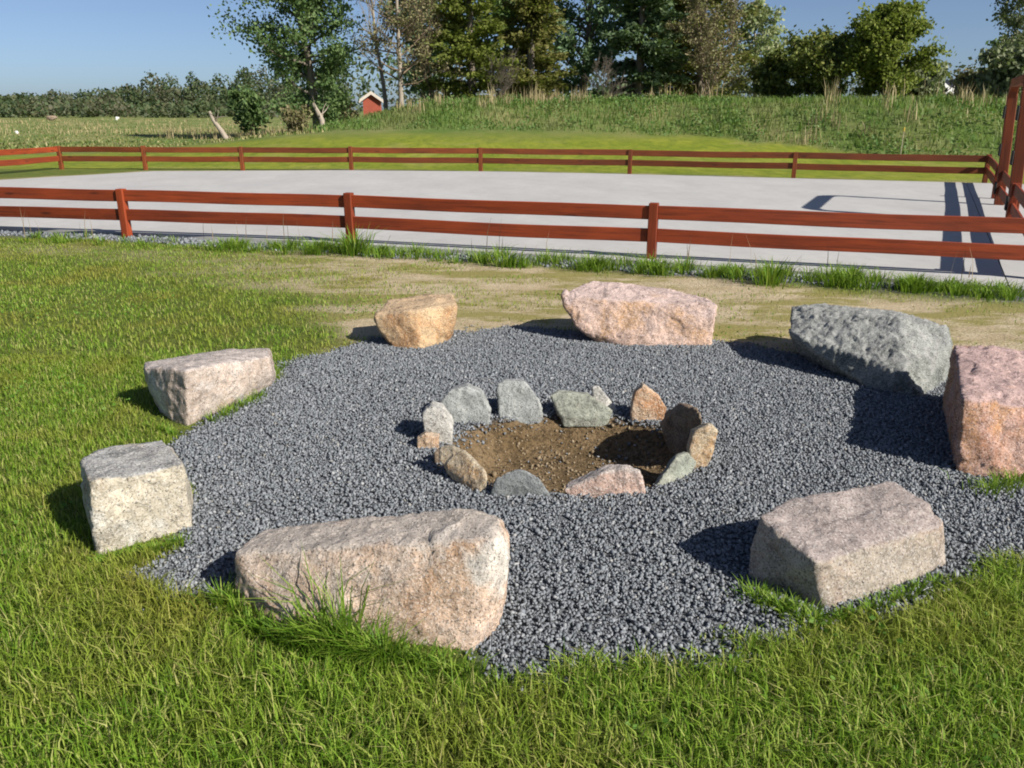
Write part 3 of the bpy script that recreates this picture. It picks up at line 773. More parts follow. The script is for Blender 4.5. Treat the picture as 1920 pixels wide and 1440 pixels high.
# trodden, thinner grass right at the feet of the boulders
for q_ in ([(440, 1140), (535, 1190), (590, 1205)], [(720, 1218), (885, 1232), (945, 1190)], [(180, 1052), (362, 998)], [(300, 780), (352, 806), (512, 730)], [(1545, 1154), (1700, 1106), (1778, 1068)]):
    w_ = [P(*p_) for p_ in q_]
    for a_, b_ in zip(w_[:-1], w_[1:]):
        bh *= 0.38 + 0.62 * sstep(0.03, 0.20, seg_dist(bx, by, a_.x, a_.y, b_.x, b_.y))
tag(link('lawn_grass', blades_mesh('lawn_grass', bx, by, ground_z(bx, by), bh, bw, bb, GRASS, rs)), 'green lawn grass round the gravel and boulders', 'grass', kind='stuff')

# longer grass against the boulders
def clump(cx, cy, n, r, h0, h1, w0, w1, bend=(0.3, 1.1)):
    th = rs.uniform(0, 2 * math.pi, n); rr = np.abs(rs.normal(0, r, n))
    x = cx + np.cos(th) * rr; y = cy + np.sin(th) * rr * 0.7
    return x, y, rs.uniform(h0, h1, n), rs.uniform(w0, w1, n), rs.uniform(*bend, n), th
def grass_thing(name, label, cat, clumps, mat, group=None):
    arr = [np.concatenate(q) for q in zip(*clumps)]
    x, y, h, w, b, az = arr
    ox, oy = float(np.mean(x)), float(np.mean(y)); oz = float(ground_z(np.array([ox]), np.array([oy]))[0])
    me = blades_mesh(name, x - ox, y - oy, ground_z(x, y) - oz, h, w, b, mat, rs, az)
    o = link(name, me); o.location = (ox, oy, oz)
    return tag(o, label, cat, group)
def along(pxa, pya, pxb, pyb, k, n, r, h0, h1, w0=0.003, w1=0.006, bend=(0.3, 1.1)):
    outc = []
    for i in range(k):
        t = (i + 0.5) / k
        q = P(pxa + (pxb - pxa) * t + rng.uniform(-8, 8), pya + (pyb - pya) * t)
        outc.append(clump(q.x, q.y, n, r, h0, h1, w0, w1, bend))
    return outc
edge = along(450, 1172, 560, 1215, 5, 60, 0.04, 0.03, 0.08) + along(570, 1205, 740, 1250, 8, 110, 0.05, 0.05, 0.15) + along(740, 1245, 890, 1272, 6, 60, 0.04, 0.03, 0.09) + along(170, 1066, 350, 1018, 8, 45, 0.025, 0.02, 0.055) + along(280, 800, 335, 822, 4, 40, 0.03, 0.02, 0.06) + \
    along(385, 796, 500, 742, 6, 50, 0.03, 0.03, 0.075) + along(1400, 1118, 1540, 1178, 7, 70, 0.04, 0.03, 0.075) + along(1560, 1170, 1770, 1092, 8, 60, 0.03, 0.02, 0.05) + \
    along(1840, 930, 1920, 900, 4, 60, 0.05, 0.04, 0.1) + along(410, 1130, 455, 1150, 3, 60, 0.04, 0.05, 0.11)
x, y, h, w, b, az = [np.concatenate(q) for q in zip(*edge)]
tag(link('boulder_grass', blades_mesh('boulder_grass', x, y, ground_z(x, y), h, w, b, TALL, rs, az)), 'longer green grass left uncut along the feet of the boulders', 'grass', kind='stuff')
q1 = P(650, 1205); q2 = P(600, 1195)
grass_thing('grass_tuft', 'tuft of tall bent grass stalks before the long tan front boulder', 'grass tuft',
            [clump(q1.x, q1.y, 60, 0.06, 0.12, 0.30, 0.0035, 0.006, (0.2, 1.0)), clump(q2.x, q2.y, 25, 0.06, 0.16, 0.34, 0.004, 0.007, (0.5, 1.2))], TALL)

# weeds along the front fence
wx = []
def fy(x): return float(np.interp(x, [p[0] for p in FRONT_POSTS], [p[1] for p in FRONT_POSTS]))
for i in range(150):
    x = rng.uniform(-3.6, 4.6); y = fy(x) - rng.uniform(0.28, 0.75) - 0.1 * max(0, x - 2)
    s_ = 0.55 + 0.9 * float(fbm(np.array([x * 1.3]), np.array([3.0]), 91)[0])
    wx.append(clump(x, y, int(55 * s_), 0.09, 0.06 * s_, 0.19 * s_, 0.005, 0.010, (0.3, 1.2)))
for i in range(35):
    x = rng.uniform(-8.5, -3.6); y = fy(x) - rng.uniform(0.1, 0.7)
    wx.append(clump(x, y, 30, 0.07, 0.05, 0.14, 0.005, 0.009, (0.3, 1.2)))
x, y, h, w, b, az = [np.concatenate(q) for q in zip(*wx)]
tag(link('fence_weeds', blades_mesh('fence_weeds', x, y, ground_z(x, y), h, w, b, TALL, rs, az)), 'low green weeds growing along the foot of the front fence', 'weeds', kind='stuff')
for (px, py, hh, lab) in [(665, 478, 0.42, 'tall grass tuft at the foot of the second visible front fence post from left'), (950, 500, 0.26, 'green weed tuft below the front fence, behind the long pink boulder'),
                          (1445, 535, 0.34, 'bushy weed clump below the front fence, behind the grey-green boulder')]:
    q = P(px, py)
    grass_thing('weed_tuft', lab, 'weed', [clump(q.x, q.y, 150, 0.13, hh * 0.45, hh, 0.007, 0.013, (0.3, 1.1))], TALL, 'taller weeds along the front fence')
# thin dry stalks rising before the rails
sx, sy, sh, sw, sb = [], [], [], [], []
for i in range(46):
    x = rng.uniform(-6.5, 4.5); sx.append(x); sy.append(fy(x) - rng.uniform(0.12, 0.4)); sh.append(rng.uniform(0.22, 0.5)); sw.append(rng.uniform(0.006, 0.010)); sb.append(rng.uniform(0.02, 0.25))
sx, sy, sh, sw, sb = map(np.array, (sx, sy, sh, sw, sb))
tag(link('dry_stalks', blades_mesh('dry_stalks', sx, sy, ground_z(sx, sy), sh, sw, sb, bark_mat('stalk', (0.14, 0.10, 0.06), (0.22, 0.17, 0.10)), rs)), 'thin dry weed stalks standing before the front fence rails', 'stalks', kind='stuff')

# ------------------------------------------------------------------ rough growth on the bank and far meadow
rs = np.random.RandomState(23)
n = 70000
x = rs.uniform(-11, 26, n); y = rs.uniform(20, 60, n)
wm = sstep(-0.3, 0.8, y - mound_edge(x) + wob(x, y, 0.5, 3.0, 61)) * sstep(-10, -7.5, x)
k = (wm > rs.uniform(0.05, 1, n)) & (rs.uniform(0, 1, n) < np.where(y - mound_edge(x) < 12, 1.0, 0.35)) & (poly_sd(x, y, COURT) > 1.0)
x, y = x[k], y[k]
tuft = fbm(x * 0.55, y * 0.55, 95)
h = rs.uniform(0.12, 0.34, len(x)) * (0.45 + 1.5 * tuft) * sstep(-0.5, 3, y - mound_edge(x) + 1)
BANK = leaf_mat('bank_growth', [(0.085, 0.17, 0.035), (0.12, 0.215, 0.045), (0.16, 0.25, 0.06), (0.23, 0.28, 0.09)], trans=0.4, patch=(0.225, 0.215, 0.10), pscale=0.45)
tag(link('bank_grass', blades_mesh('bank_grass', x, y, ground_z(x, y), h, rs.uniform(0.02, 0.05, len(x)), rs.uniform(0.2, 1.1, len(x)), BANK, rs)), 'rough green grass and weeds covering the bank before the trees', 'grass', kind='stuff')
# broad-leaved weeds in drifts over the bank
n = 60000
x = rs.uniform(-10, 26, n); y = rs.uniform(20, 50, n)
tuft = fbm(x * 0.8, y * 0.6, 99)
wm = sstep(-0.3, 0.8, y - mound_edge(x) + wob(x, y, 0.5, 3.0, 61)) * sstep(-10, -7.5, x) * sstep(0.46, 0.6, tuft)
k = (wm > rs.uniform(0.05, 1, n)) & (y - mound_edge(x) < 11) & (poly_sd(x, y, COURT) > 1.0)
x, y, tuft = x[k], y[k], tuft[k]
pos = np.stack([x, y, ground_z(x, y) + rs.uniform(0.02, 1, len(x)) * (0.1 + 1.3 * (tuft - 0.46)) * sstep(-0.5, 2, y - mound_edge(x) + 1)], -1)
BW_POS = pos
BWEED = leaf_mat('bank_weeds', [(0.07, 0.155, 0.035), (0.10, 0.195, 0.045), (0.14, 0.23, 0.06), (0.19, 0.26, 0.09)], trans=0.35)
# pale reeds along the crest
rx_, ry_, rh_ = [], [], []
for i in range(95):
    px = rng.choice([rng.uniform(730, 1420), rng.uniform(730, 1100), rng.uniform(1480, 1900)])
    Y_ = rng.uniform(41, 46) if px < 1450 else rng.uniform(30, 38)
    c0 = X_at(px, Y_); nb = rng.randint(6, 18); hh = rng.uniform(0.5, 1.25)
    rx_.append(c0 + rs.normal(0, 0.12, nb)); ry_.append(Y_ + rs.normal(0, 0.2, nb)); rh_.append(hh * rs.uniform(0.5, 1.0, nb))
for i in range(120):
    px = rng.uniform(300, 660); Y_ = rng.uniform(46, 70)
    c0 = X_at(px, Y_); nb = rng.randint(6, 16); hh = rng.uniform(0.25, 0.7)
    rx_.append(c0 + rs.normal(0, 0.35, nb)); ry_.append(Y_ + rs.normal(0, 0.3, nb)); rh_.append(hh * rs.uniform(0.4, 1.0, nb))
for i in range(150):
    px = rng.uniform(-60, 480); Y_ = rng.uniform(55, 125)
    c0 = X_at(px, Y_); nb = rng.randint(6, 14)
    rx_.append(c0 + rs.normal(0, 0.9, nb)); ry_.append(Y_ + rs.normal(0, 0.4, nb)); rh_.append(rs.uniform(0.1, 0.45, nb))
rx_, ry_, rh_ = map(np.concatenate, (rx_, ry_, rh_))
tag(link('reeds', blades_mesh('reeds', rx_, ry_, ground_z(rx_, ry_), rh_, rs.uniform(0.015, 0.04, len(rx_)) * np.clip(ry_ / 45, 1, 2.2), rs.uniform(0.0, 0.4, len(rx_)), STRAW, rs)), 'pale straw reeds along the crest of the bank and in the far meadow', 'reeds', kind='stuff')
n = 24000
y = 36 + 110 * rs.uniform(0, 1, n) ** 1.6; x = -rs.uniform(0.05, 1.05, n) * y * 0.95
k = (wildm_ := sstep(32, 39, y + np.clip(-x - 12, 0, 20) * 0.35 + wob(x, y, 0.3, 3, 62))) > rs.uniform(0, 1, n)
k &= x < np.where(y < 60, -8, -2)
x, y = x[k], y[k]
MEADOW = leaf_mat('meadow_growth', [(0.09, 0.14, 0.03), (0.14, 0.18, 0.045), (0.25, 0.24, 0.09), (0.42, 0.36, 0.19)], trans=0.3, patch=(0.13, 0.175, 0.04), pscale=0.12)
tag(link('meadow_grass', blades_mesh('meadow_grass', x, y, ground_z(x, y), rs.uniform(0.04, 0.2, len(x)) * (0.2 + 1.4 * fbm(x * .3, y * .3, 97)), rs.uniform(0.03, 0.09, len(x)), rs.uniform(0.2, 1.0, len(x)), MEADOW, rs)),
    'tufted straw and green grass of the far meadow at the left', 'grass', kind='stuff')

# ------------------------------------------------------------------ trees
def tubes_mesh(name, branches, mat):
    vs, qs = [], []
    base = 0
    for pts, rad in branches:
        k = 6 if rad[0] > 0.05 else (4 if rad[0] > 0.02 else 3)
        n = len(pts)
        ring = []
        for i in range(n):
            d = (pts[min(i + 1, n - 1)] - pts[max(i - 1, 0)]).normalized()
            u = d.cross(Vector((0.3, 0.9, 0.1))).normalized(); v = d.cross(u)
            for j in range(k):
                a = 2 * math.pi * j / k
                vs.append(pts[i] + (u * math.cos(a) + v * math.sin(a)) * rad[i])
        for i in range(n - 1):
            for j in range(k):
                qs.append((base + i * k + j, base + i * k + (j + 1) % k, base + (i + 1) * k + (j + 1) % k, base + (i + 1) * k + j))
        base += n * k
    return np_mesh(name, np.array([v[:] for v in vs]), None, np.array(qs), mat, smooth=True)
def bough(r, start, dirv, length, rad, segs, wander, up):
    pts = [start.copy()]; rads = [rad]; d = dirv.normalized()
    for i in range(segs):
        d = (d + Vector((r.gauss(0, wander), r.gauss(0, wander), r.gauss(0, wander) + up))).normalized()
        pts.append(pts[-1] + d * (length / segs)); rads.append(max(0.004, rad * (1 - 0.8 * (i + 1) / segs)))
    return pts, rads
def leaves_mesh(name, pos, size, mat, rs, elong=1.6, axis_dir=None, flat=0.0):
    n = len(pos)
    a = rs.normal(size=(n, 3)) if axis_dir is None else axis_dir + rs.normal(size=(n, 3)) * 0.45
    a /= np.linalg.norm(a, axis=1)[:, None]
    b = np.cross(a, rs.normal(size=(n, 3)))
    b /= (np.linalg.norm(b, axis=1)[:, None] + 1e-9)
    s = np.asarray(size)[:, None]
    v = np.stack([pos - a * s * elong * 0.5, pos + b * s * 0.5, pos + a * s * elong * 0.5, pos - b * s * 0.5], 1).reshape(-1, 3)
    q = np.arange(n)[:, None] * 4 + np.array([[0, 1, 2, 3]])
    return np_mesh(name, v, None, q, mat)

tag(link('bank_weeds', leaves_mesh('bank_weeds', BW_POS, np.random.RandomState(5).uniform(0.04, 0.095, len(BW_POS)), BWEED, np.random.RandomState(6), 1.8)), 'drifts of leafy green weeds on the bank', 'weeds', kind='stuff')
rs = np.random.RandomState(41)
n = 16000
x = rs.uniform(-5, 2.4, n); y = rs.uniform(1.25, 7.5, n)
pk_ = sstep(0.56, 0.68, fbm(x * 1.6, y * 1.6, 121)) * lawn_mask(x, y)
k = pk_ > rs.uniform(0.02, 1, n)
x, y = x[k], y[k]
pos = np.stack([x, y, ground_z(x, y) + rs.uniform(0.02, 0.055, len(x))], -1)
CLOVER = leaf_mat('clover', [(0.07, 0.17, 0.02), (0.11, 0.23, 0.03), (0.17, 0.28, 0.05)], 0.3)
nrm = np.stack([np.cos(rs.uniform(0, 6.28, len(x))), np.sin(rs.uniform(0, 6.28, len(x))), np.zeros(len(x))], -1)
tag(link('lawn_clover', leaves_mesh('lawn_clover', pos, rs.uniform(0.008, 0.02, len(x)), CLOVER, rs, 1.25, nrm)), 'small leafy clover patches in the lawn', 'clover', kind='stuff')
BARK = bark_mat('grey_bark', (0.10, 0.085, 0.065), (0.20, 0.17, 0.135))
BARKP = bark_mat('pale_bark', (0.22, 0.19, 0.15), (0.34, 0.29, 0.23))
def tree_root(name, px, Y, label, cat, group='trees behind the bank'):
    x = X_at(px, Y); z = float(ground_z(np.array([x]), np.array([Y]))[0])
    return tag(empty(name, (x, Y, z - 0.05)), label, cat, group)

def broadleaf(px, Y, H, R, mat, label, seed, nl=10000, leaf=0.13, crown_base=0.15, limbs=18, up=0.06, stems=1, bark=BARK, spread=0.9, name='broadleaf_tree', cat='tree', fluff=0.32, pitch=(0.35, 1.0), group='trees behind the bank'):
    r = random.Random(seed); rs_ = np.random.RandomState(seed)
    root = tree_root(name, px, Y, label, cat, group)
    br = []; tips = []
    for s_ in range(stems):
        ang = r.uniform(0, 6.28); lean_ = 0.0 if stems == 1 else r.uniform(0.1, 0.32)
        tr = bough(r, Vector((r.gauss(0, 0.15) * (stems > 1), r.gauss(0, 0.15) * (stems > 1), 0)), Vector((math.cos(ang) * lean_, math.sin(ang) * lean_, 1)), H * (0.93 if s_ == 0 else r.uniform(0.7, 0.95)), 0.022 * H / math.sqrt(stems), 9, 0.05, 0.05)
        br.append(tr)
        nlimb = limbs // stems
        for i in range(nlimb):
            t = crown_base + (1 - crown_base) * ((i + r.random()) / nlimb) ** 0.9
            k = t * 9; j = min(8, int(k)); st = tr[0][j].lerp(tr[0][j + 1], k - j)
            prof = math.sin(math.pi * min(1, 0.16 + 0.80 * (t - crown_base) / (1 - crown_base))) ** 0.7
            L = R * spread * prof * r.uniform(0.65, 1.25) / (1 if stems == 1 else 1.25)
            a = i * 2.4 + r.uniform(-0.6, 0.6); el = r.uniform(*pitch)
            lb = bough(r, st, Vector((math.cos(a) * math.cos(el), math.sin(a) * math.cos(el), math.sin(el))), max(0.4, L), max(0.012, tr[1][j] * 0.45), 5, 0.13, up)
            br.append(lb)
            for q in range(6):
                tt = r.uniform(0.25, 1.0) * 5; jj = min(4, int(tt)); s2 = lb[0][jj].lerp(lb[0][jj + 1], tt - jj)
                dv = (lb[0][-1] - lb[0][0]).normalized() + Vector((r.gauss(0, 0.6), r.gauss(0, 0.6), r.gauss(0.1, 0.5)))
                tw = bough(r, s2, dv, max(0.25, L * r.uniform(0.25, 0.5)), 0.012, 3, 0.16, up)
                br.append(tw); tips.append((tw, L))
    link('trunk', tubes_mesh('trunk', br, bark), root)
    per = max(1, nl // len(tips)); pos = []
    for tw, L in tips:
        tt = rs_.uniform(0.05, 1.08, per) * 3; jj = np.clip(tt.astype(int), 0, 2)
        pa = np.array([p[:] for p in tw[0]])
        base = pa[jj] + (pa[jj + 1] - pa[jj]) * (tt - jj)[:, None]
        pos.append(base + rs_.normal(0, fluff * (0.5 + 0.25 * L), (per, 3)) * np.array([1, 1, 0.75]) * rs_.uniform(0.2, 1, (per, 1)))
    pos = np.concatenate(pos)
    pos = pos[pos[:, 2] > 0.15]
    link('crown', leaves_mesh('crown', pos, rs_.uniform(0.6, 1.3, len(pos)) * leaf, mat, rs_), root)
    return root

def conifer(px, Y, H, R, mat, label, seed, nl=13000, leaf=0.13, droop=-0.25, base=0.03, name='conifer_tree', power=0.75, dens=0.36, bark=BARK):
    r = random.Random(seed); rs_ = np.random.RandomState(seed)
    root = tree_root(name, px, Y, label, 'tree')
    br = [bough(r, Vector((0, 0, 0)), Vector((0, 0, 1)), H, 0.02 * H, 8, 0.012, 0.05)]
    segs = []
    z = base * H; 
    while z < H * 0.985:
        t = z / H
        L = R * (1 - t) ** power * (0.75 + 0.25 * min(1, t / 0.12)) * r.uniform(0.8, 1.12) + 0.12
        for i in range(6):
            a = r.uniform(0, 6.28); l = L * r.uniform(0.6, 1.15)
            k = t * 8; j = min(7, int(k)); st = br[0][0][j].lerp(br[0][0][j + 1], k - j)
            el = droop + 0.55 * t + r.uniform(-0.12, 0.12)
            b = bough(r, st, Vector((math.cos(a) * math.cos(el), math.sin(a) * math.cos(el), math.sin(el))), l, max(0.008, 0.03 * (1 - t)), 4, 0.06, 0.05)
            br.append(b); segs.append((b, l, a))
        z += dens * (0.7 + 0.5 * (1 - t)) * r.uniform(0.75, 1.25)
    link('trunk', tubes_mesh('trunk', br, bark), root)
    tot = sum(s[1] for s in segs); pos = []; ax = []
    for b, l, a in segs:
        n_ = max(4, int(nl * l / tot)); tt = rs_.uniform(0.12, 1.06, n_) ** 0.8 * 4; jj = np.clip(tt.astype(int), 0, 3)
        pa = np.array([p[:] for p in b[0]])
        base_ = pa[jj] + (pa[jj + 1] - pa[jj]) * (tt - jj)[:, None]
        side = np.array([-math.sin(a), math.cos(a), 0]); wd = rs_.normal(0, 0.13 * l + 0.05, n_)
        pos.append(base_ + side * wd[:, None] + np.stack([rs_.normal(0, .05, n_), rs_.normal(0, .05, n_), rs_.normal(-0.06, 0.09, n_)], -1))
        ax.append(np.tile(np.array([math.cos(a), math.sin(a), -0.15]), (n_, 1)) + side * np.sign(wd)[:, None] * 0.6)
    pos = np.concatenate(pos); ax = np.concatenate(ax)
    k = pos[:, 2] > 0.08
    link('crown', leaves_mesh('crown', pos[k], rs_.uniform(0.6, 1.3, k.sum()) * leaf, mat, rs_, 2.1, ax[k]), root)
    return root

def bare_tree(px, Y, H, R, label, seed, bark, buds=None, nbuds=3000, limbs=16, name='bare_tree', crown_base=0.2, stems=1, pitch=(0.5, 1.1), group='trees behind the bank', twig=1.0, cat='tree', trunk_bark=None):
    r = random.Random(seed); rs_ = np.random.RandomState(seed)
    root = tree_root(name, px, Y, label, cat, group)
    br = []; tw_ = []; tips = []
    for s_ in range(stems):
        ang = r.uniform(0, 6.28); lean_ = 0.02 if stems == 1 else r.uniform(0.12, 0.4)
        tr = bough(r, Vector((0, 0, 0)), Vector((math.cos(ang) * lean_, math.sin(ang) * lean_, 1)), H * r.uniform(0.85, 1.0), 0.016 * H / math.sqrt(stems), 9, 0.045, 0.04)
        br.append(tr)
        for i in range(limbs // stems):
            t = crown_base + (1 - crown_base) * (i + r.random()) / (limbs // stems); k = t * 9; j = min(8, int(k)); st = tr[0][j].lerp(tr[0][j + 1], k - j)
            L = R * (1.15 - 0.75 * t) * r.uniform(0.7, 1.25); a = i * 2.4 + r.uniform(-0.5, 0.5); el = r.uniform(*pitch)
            lb = bough(r, st, Vector((math.cos(a) * math.cos(el), math.sin(a) * math.cos(el), math.sin(el))), L, max(0.016, tr[1][j] * 0.4), 5, 0.12, 0.06)
            br.append(lb)
            for q in range(7):
                tt = r.uniform(0.15, 1.0) * 5; jj = min(4, int(tt)); s2 = lb[0][jj].lerp(lb[0][jj + 1], tt - jj)
                dv = (lb[0][-1] - lb[0][0]).normalized() + Vector((r.gauss(0, 0.45), r.gauss(0, 0.45), r.gauss(0.2, 0.4)))
                b2 = bough(r, s2, dv, L * r.uniform(0.25, 0.5), 0.012, 3, 0.12, 0.05); tw_.append(b2)
                for w in range(int(6 * twig)):
                    tt = r.uniform(0.1, 1.0) * 3; j3 = min(2, int(tt)); s3 = b2[0][j3].lerp(b2[0][j3 + 1], tt - j3)
                    dv2 = (b2[0][-1] - b2[0][0]).normalized() + Vector((r.gauss(0, 0.5), r.gauss(0, 0.5), r.gauss(0.2, 0.45)))
                    b3 = bough(r, s3, dv2, L * r.uniform(0.12, 0.28), 0.008, 2, 0.12, 0.04); tw_.append(b3); tips.append(b3[0][-1]); tips.append(b3[0][1])
    trunk = link('trunk', tubes_mesh('trunk', br[:1] if trunk_bark else br, trunk_bark or bark), root)
    if trunk_bark: tw_ = br[1:] + tw_
    link('twigs', tubes_mesh('twigs', tw_, bark), trunk)
    if buds and nbuds:
        tp = np.array([p[:] for p in tips]); pos = tp[rs_.randint(0, len(tp), nbuds)] + rs_.normal(0, 0.10, (nbuds, 3))
        link('crown', leaves_mesh('crown', pos, rs_.uniform(0.05, 0.11, nbuds), buds, rs_), root)
    return root

L_GREEN = leaf_mat('leaf_cool_green', [(0.075, 0.135, 0.048), (0.105, 0.175, 0.06), (0.14, 0.215, 0.075), (0.19, 0.26, 0.105)], 0.35)
L_SPRUCE = leaf_mat('needle_dark', [(0.034, 0.062, 0.03), (0.058, 0.098, 0.044), (0.09, 0.138, 0.06), (0.135, 0.185, 0.09)], 0.2)
L_BLUE = leaf_mat('leaf_blue_green', [(0.098, 0.165, 0.088), (0.145, 0.232, 0.116), (0.214, 0.300, 0.155)], 0.3)
L_JUN = leaf_mat('juniper', [(0.10, 0.14, 0.024), (0.145, 0.185, 0.03), (0.195, 0.235, 0.04), (0.255, 0.285, 0.06)], 0.35)
L_JUND = leaf_mat('juniper_dark', [(0.054, 0.077, 0.020), (0.098, 0.128, 0.027), (0.155, 0.186, 0.039), (0.232, 0.232, 0.057)], 0.2)
L_OLIVE = leaf_mat('needle_olive', [(0.095, 0.125, 0.024), (0.13, 0.16, 0.03), (0.17, 0.20, 0.04), (0.215, 0.23, 0.055)], 0.35)
L_RUST = leaf_mat('needle_rust_olive', [(0.10, 0.108, 0.03), (0.135, 0.14, 0.036), (0.175, 0.17, 0.046), (0.205, 0.185, 0.06)], 0.35)
L_PALE = leaf_mat('leaf_pale', [(0.214, 0.271, 0.116), (0.310, 0.369, 0.174), (0.420, 0.420, 0.253)], 0.35)
L_BROWN = leaf_mat('leaf_bud_brown', [(0.15, 0.125, 0.07), (0.22, 0.185, 0.10), (0.20, 0.215, 0.08)], 0.2)
L_GREY = leaf_mat('leaf_grey_green', [(0.116, 0.145, 0.077), (0.174, 0.204, 0.106), (0.253, 0.271, 0.155)], 0.25)
B_BROWN = bark_mat('brown_twigs', (0.13, 0.095, 0.065), (0.20, 0.15, 0.105))
B_PALE = bark_mat('pale_twigs', (0.26, 0.22, 0.17), (0.36, 0.31, 0.25))
B_SILVER = bark_mat('silver_twigs', (0.17, 0.16, 0.14), (0.27, 0.25, 0.22))

broadleaf(592, 47, 11.5, 3.0, L_GREEN, 'tall loose green broadleaf tree left of the red shed, ending the row', 61, nl=32000, leaf=0.12, crown_base=0.04, limbs=64, fluff=0.42, pitch=(-0.1, 0.75), up=0.03)
broadleaf(468, 56, 2.8, 1.2, L_GREEN, 'small green tree at the left foot of the tall broadleaf tree', 32, nl=3500, leaf=0.19, crown_base=0.03, limbs=20, pitch=(0, 0.8))
bare_tree(724, 56, 10.5, 3.2, 'tall leafless tree with pale sunlit branches behind the green broadleaf tree', 33, B_PALE, limbs=16, crown_base=0.3, pitch=(0.7, 1.2), twig=0.6)
bare_tree(752, 46, 9.6, 2.4, 'leafless brownish tree with straight pale trunk right of the red shed', 34, B_BROWN, L_BROWN, 6500, limbs=44, crown_base=0.14, pitch=(0.0, 0.7), trunk_bark=B_PALE)
bare_tree(815, 48, 7.0, 2.4, 'low grey leafless tree between the pale trunk and the olive conifer', 35, B_BROWN, L_BROWN, 4500, limbs=30, crown_base=0.06, stems=3)
conifer(885, 48, 13.0, 2.5, L_OLIVE, 'olive-yellow conifer left of the pair in the middle of the tree row', 36, droop=-0.1, nl=20000, leaf=0.14)
conifer(995, 49, 12.5, 2.2, L_RUST, 'rust-tinged olive conifer right of the pair in the middle of the tree row', 37, droop=-0.1, nl=20000, leaf=0.14)
broadleaf(1090, 57, 12.5, 4.0, L_BLUE, 'pale blue-green broadleaf tree behind the dark spruce', 38, nl=19000, leaf=0.17, crown_base=0.03, limbs=44, pitch=(-0.1, 0.8), up=0.03)
conifer(1195, 49, 12.0, 2.9, L_SPRUCE, 'dark green spruce in the middle of the tree row', 39, nl=21000, droop=-0.35, power=0.6, leaf=0.15)
conifer(1310, 53, 13.0, 3.5, L_RUST, 'broad brown-green conifer at the right of the tall tree row', 40, nl=22000, droop=-0.05, power=0.5, leaf=0.15)
bare_tree(1325, 47, 5.6, 2.2, 'brown twiggy shrub tree before the broad brown-green conifer', 41, B_BROWN, L_BROWN, 6000, limbs=40, crown_base=0.05, stems=5, pitch=(0.3, 1.1))
broadleaf(1415, 56, 6.2, 2.2, L_PALE, 'pale green leafing tree in the gap right of the tall trees', 42, nl=5500, leaf=0.16, crown_base=0.03, limbs=30, bark=B_PALE, pitch=(0, 0.9))
broadleaf(1525, 43, 3.0, 2.5, L_JUND, 'dark olive juniper-like bush left of the yellow-green one', 43, nl=20000, leaf=0.115, crown_base=0.02, limbs=60, stems=5, up=0.07, fluff=0.3, name='evergreen_bush', cat='bush', pitch=(-0.1, 1.0))
broadleaf(1650, 41, 4.4, 2.3, L_JUN, 'tall yellow-green bush with spiky top at the right of the bank', 44, nl=26000, leaf=0.115, crown_base=0.02, limbs=70, stems=5, up=0.08, fluff=0.3, name='evergreen_bush', cat='bush', pitch=(-0.1, 1.1))
broadleaf(1450, 45, 2.4, 1.6, L_JUND, 'low green bush under the pale tree in the gap', 45, nl=4500, leaf=0.16, crown_base=0.02, limbs=24, stems=3, name='evergreen_bush', cat='bush', pitch=(-0.1, 0.9))
broadleaf(1722, 46, 2.0, 1.5, L_GREY, 'low grey-green bush beside the yellow-green spiky bush', 46, nl=5500, leaf=0.16, crown_base=0.02, limbs=30, stems=4, name='shrub', cat='bush', pitch=(-0.1, 0.9))
broadleaf(1890, 58, 3.4, 2.2, L_GREEN, 'dark green bush hiding the right side of the white-trimmed gable', 47, nl=6500, leaf=0.2, crown_base=0.02, limbs=36, stems=4, name='shrub', cat='bush', pitch=(-0.1, 0.9))
broadleaf(1905, 50, 7.6, 2.6, L_GREY, 'thin grey-green tree at the top right, behind the timber goal frame', 48, nl=8500, leaf=0.115, crown_base=0.2, limbs=34, bark=BARK, stems=2, pitch=(0.1, 0.9))
broadleaf(1815, 38, 0.8, 1.3, L_BROWN, 'low tan twiggy shrub on the bank below the white gable boards', 54, nl=2600, leaf=0.12, crown_base=0.02, limbs=24, stems=4, name='shrub', cat='bush', pitch=(0.2, 1.1), bark=B_PALE)
broadleaf(1870, 36, 2.0, 1.6, L_GREY, 'grey-green shrub on the bank left of the timber goal frame', 49, nl=4500, leaf=0.14, crown_base=0.02, limbs=24, stems=4, name='shrub', cat='bush', pitch=(-0.1, 0.9))
broadleaf(560, 44, 0.9, 1.0, L_BROWN, 'low reddish-brown shrub under the tall broadleaf tree', 50, nl=1500, leaf=0.10, crown_base=0.02, limbs=16, stems=3, name='shrub', cat='bush')
broadleaf(640, 49, 1.4, 1.2, L_BROWN, 'brown shrub left of the red shed', 51, nl=1800, leaf=0.10, crown_base=0.02, limbs=16, stems=3, name='shrub', cat='bush')
broadleaf(800, 60, 10.0, 3.2, L_BLUE, 'blue-green tree behind the leafless brown tree, left of the olive conifers', 71, nl=9000, leaf=0.2, crown_base=0.05, limbs=40, pitch=(-0.1, 0.8), up=0.03, fluff=0.42)
broadleaf(945, 60, 10.5, 3.0, L_GREEN, 'green tree glimpsed between the two olive conifers', 72, nl=9000, leaf=0.2, crown_base=0.05, limbs=40, pitch=(-0.1, 0.8), up=0.03, fluff=0.42)
broadleaf(1245, 61, 11.0, 3.2, L_GREEN, 'green tree glimpsed right of the dark spruce', 73, nl=8000, leaf=0.2, crown_base=0.05, limbs=40, pitch=(-0.1, 0.8), up=0.03, fluff=0.42)
bare_tree(1130, 46.5, 2.0, 1.3, 'low dark leafless thicket at the left foot of the dark spruce', 52, BARK, None, 0, limbs=24, crown_base=0.02, stems=5, cat='shrub', name='bare_shrub')
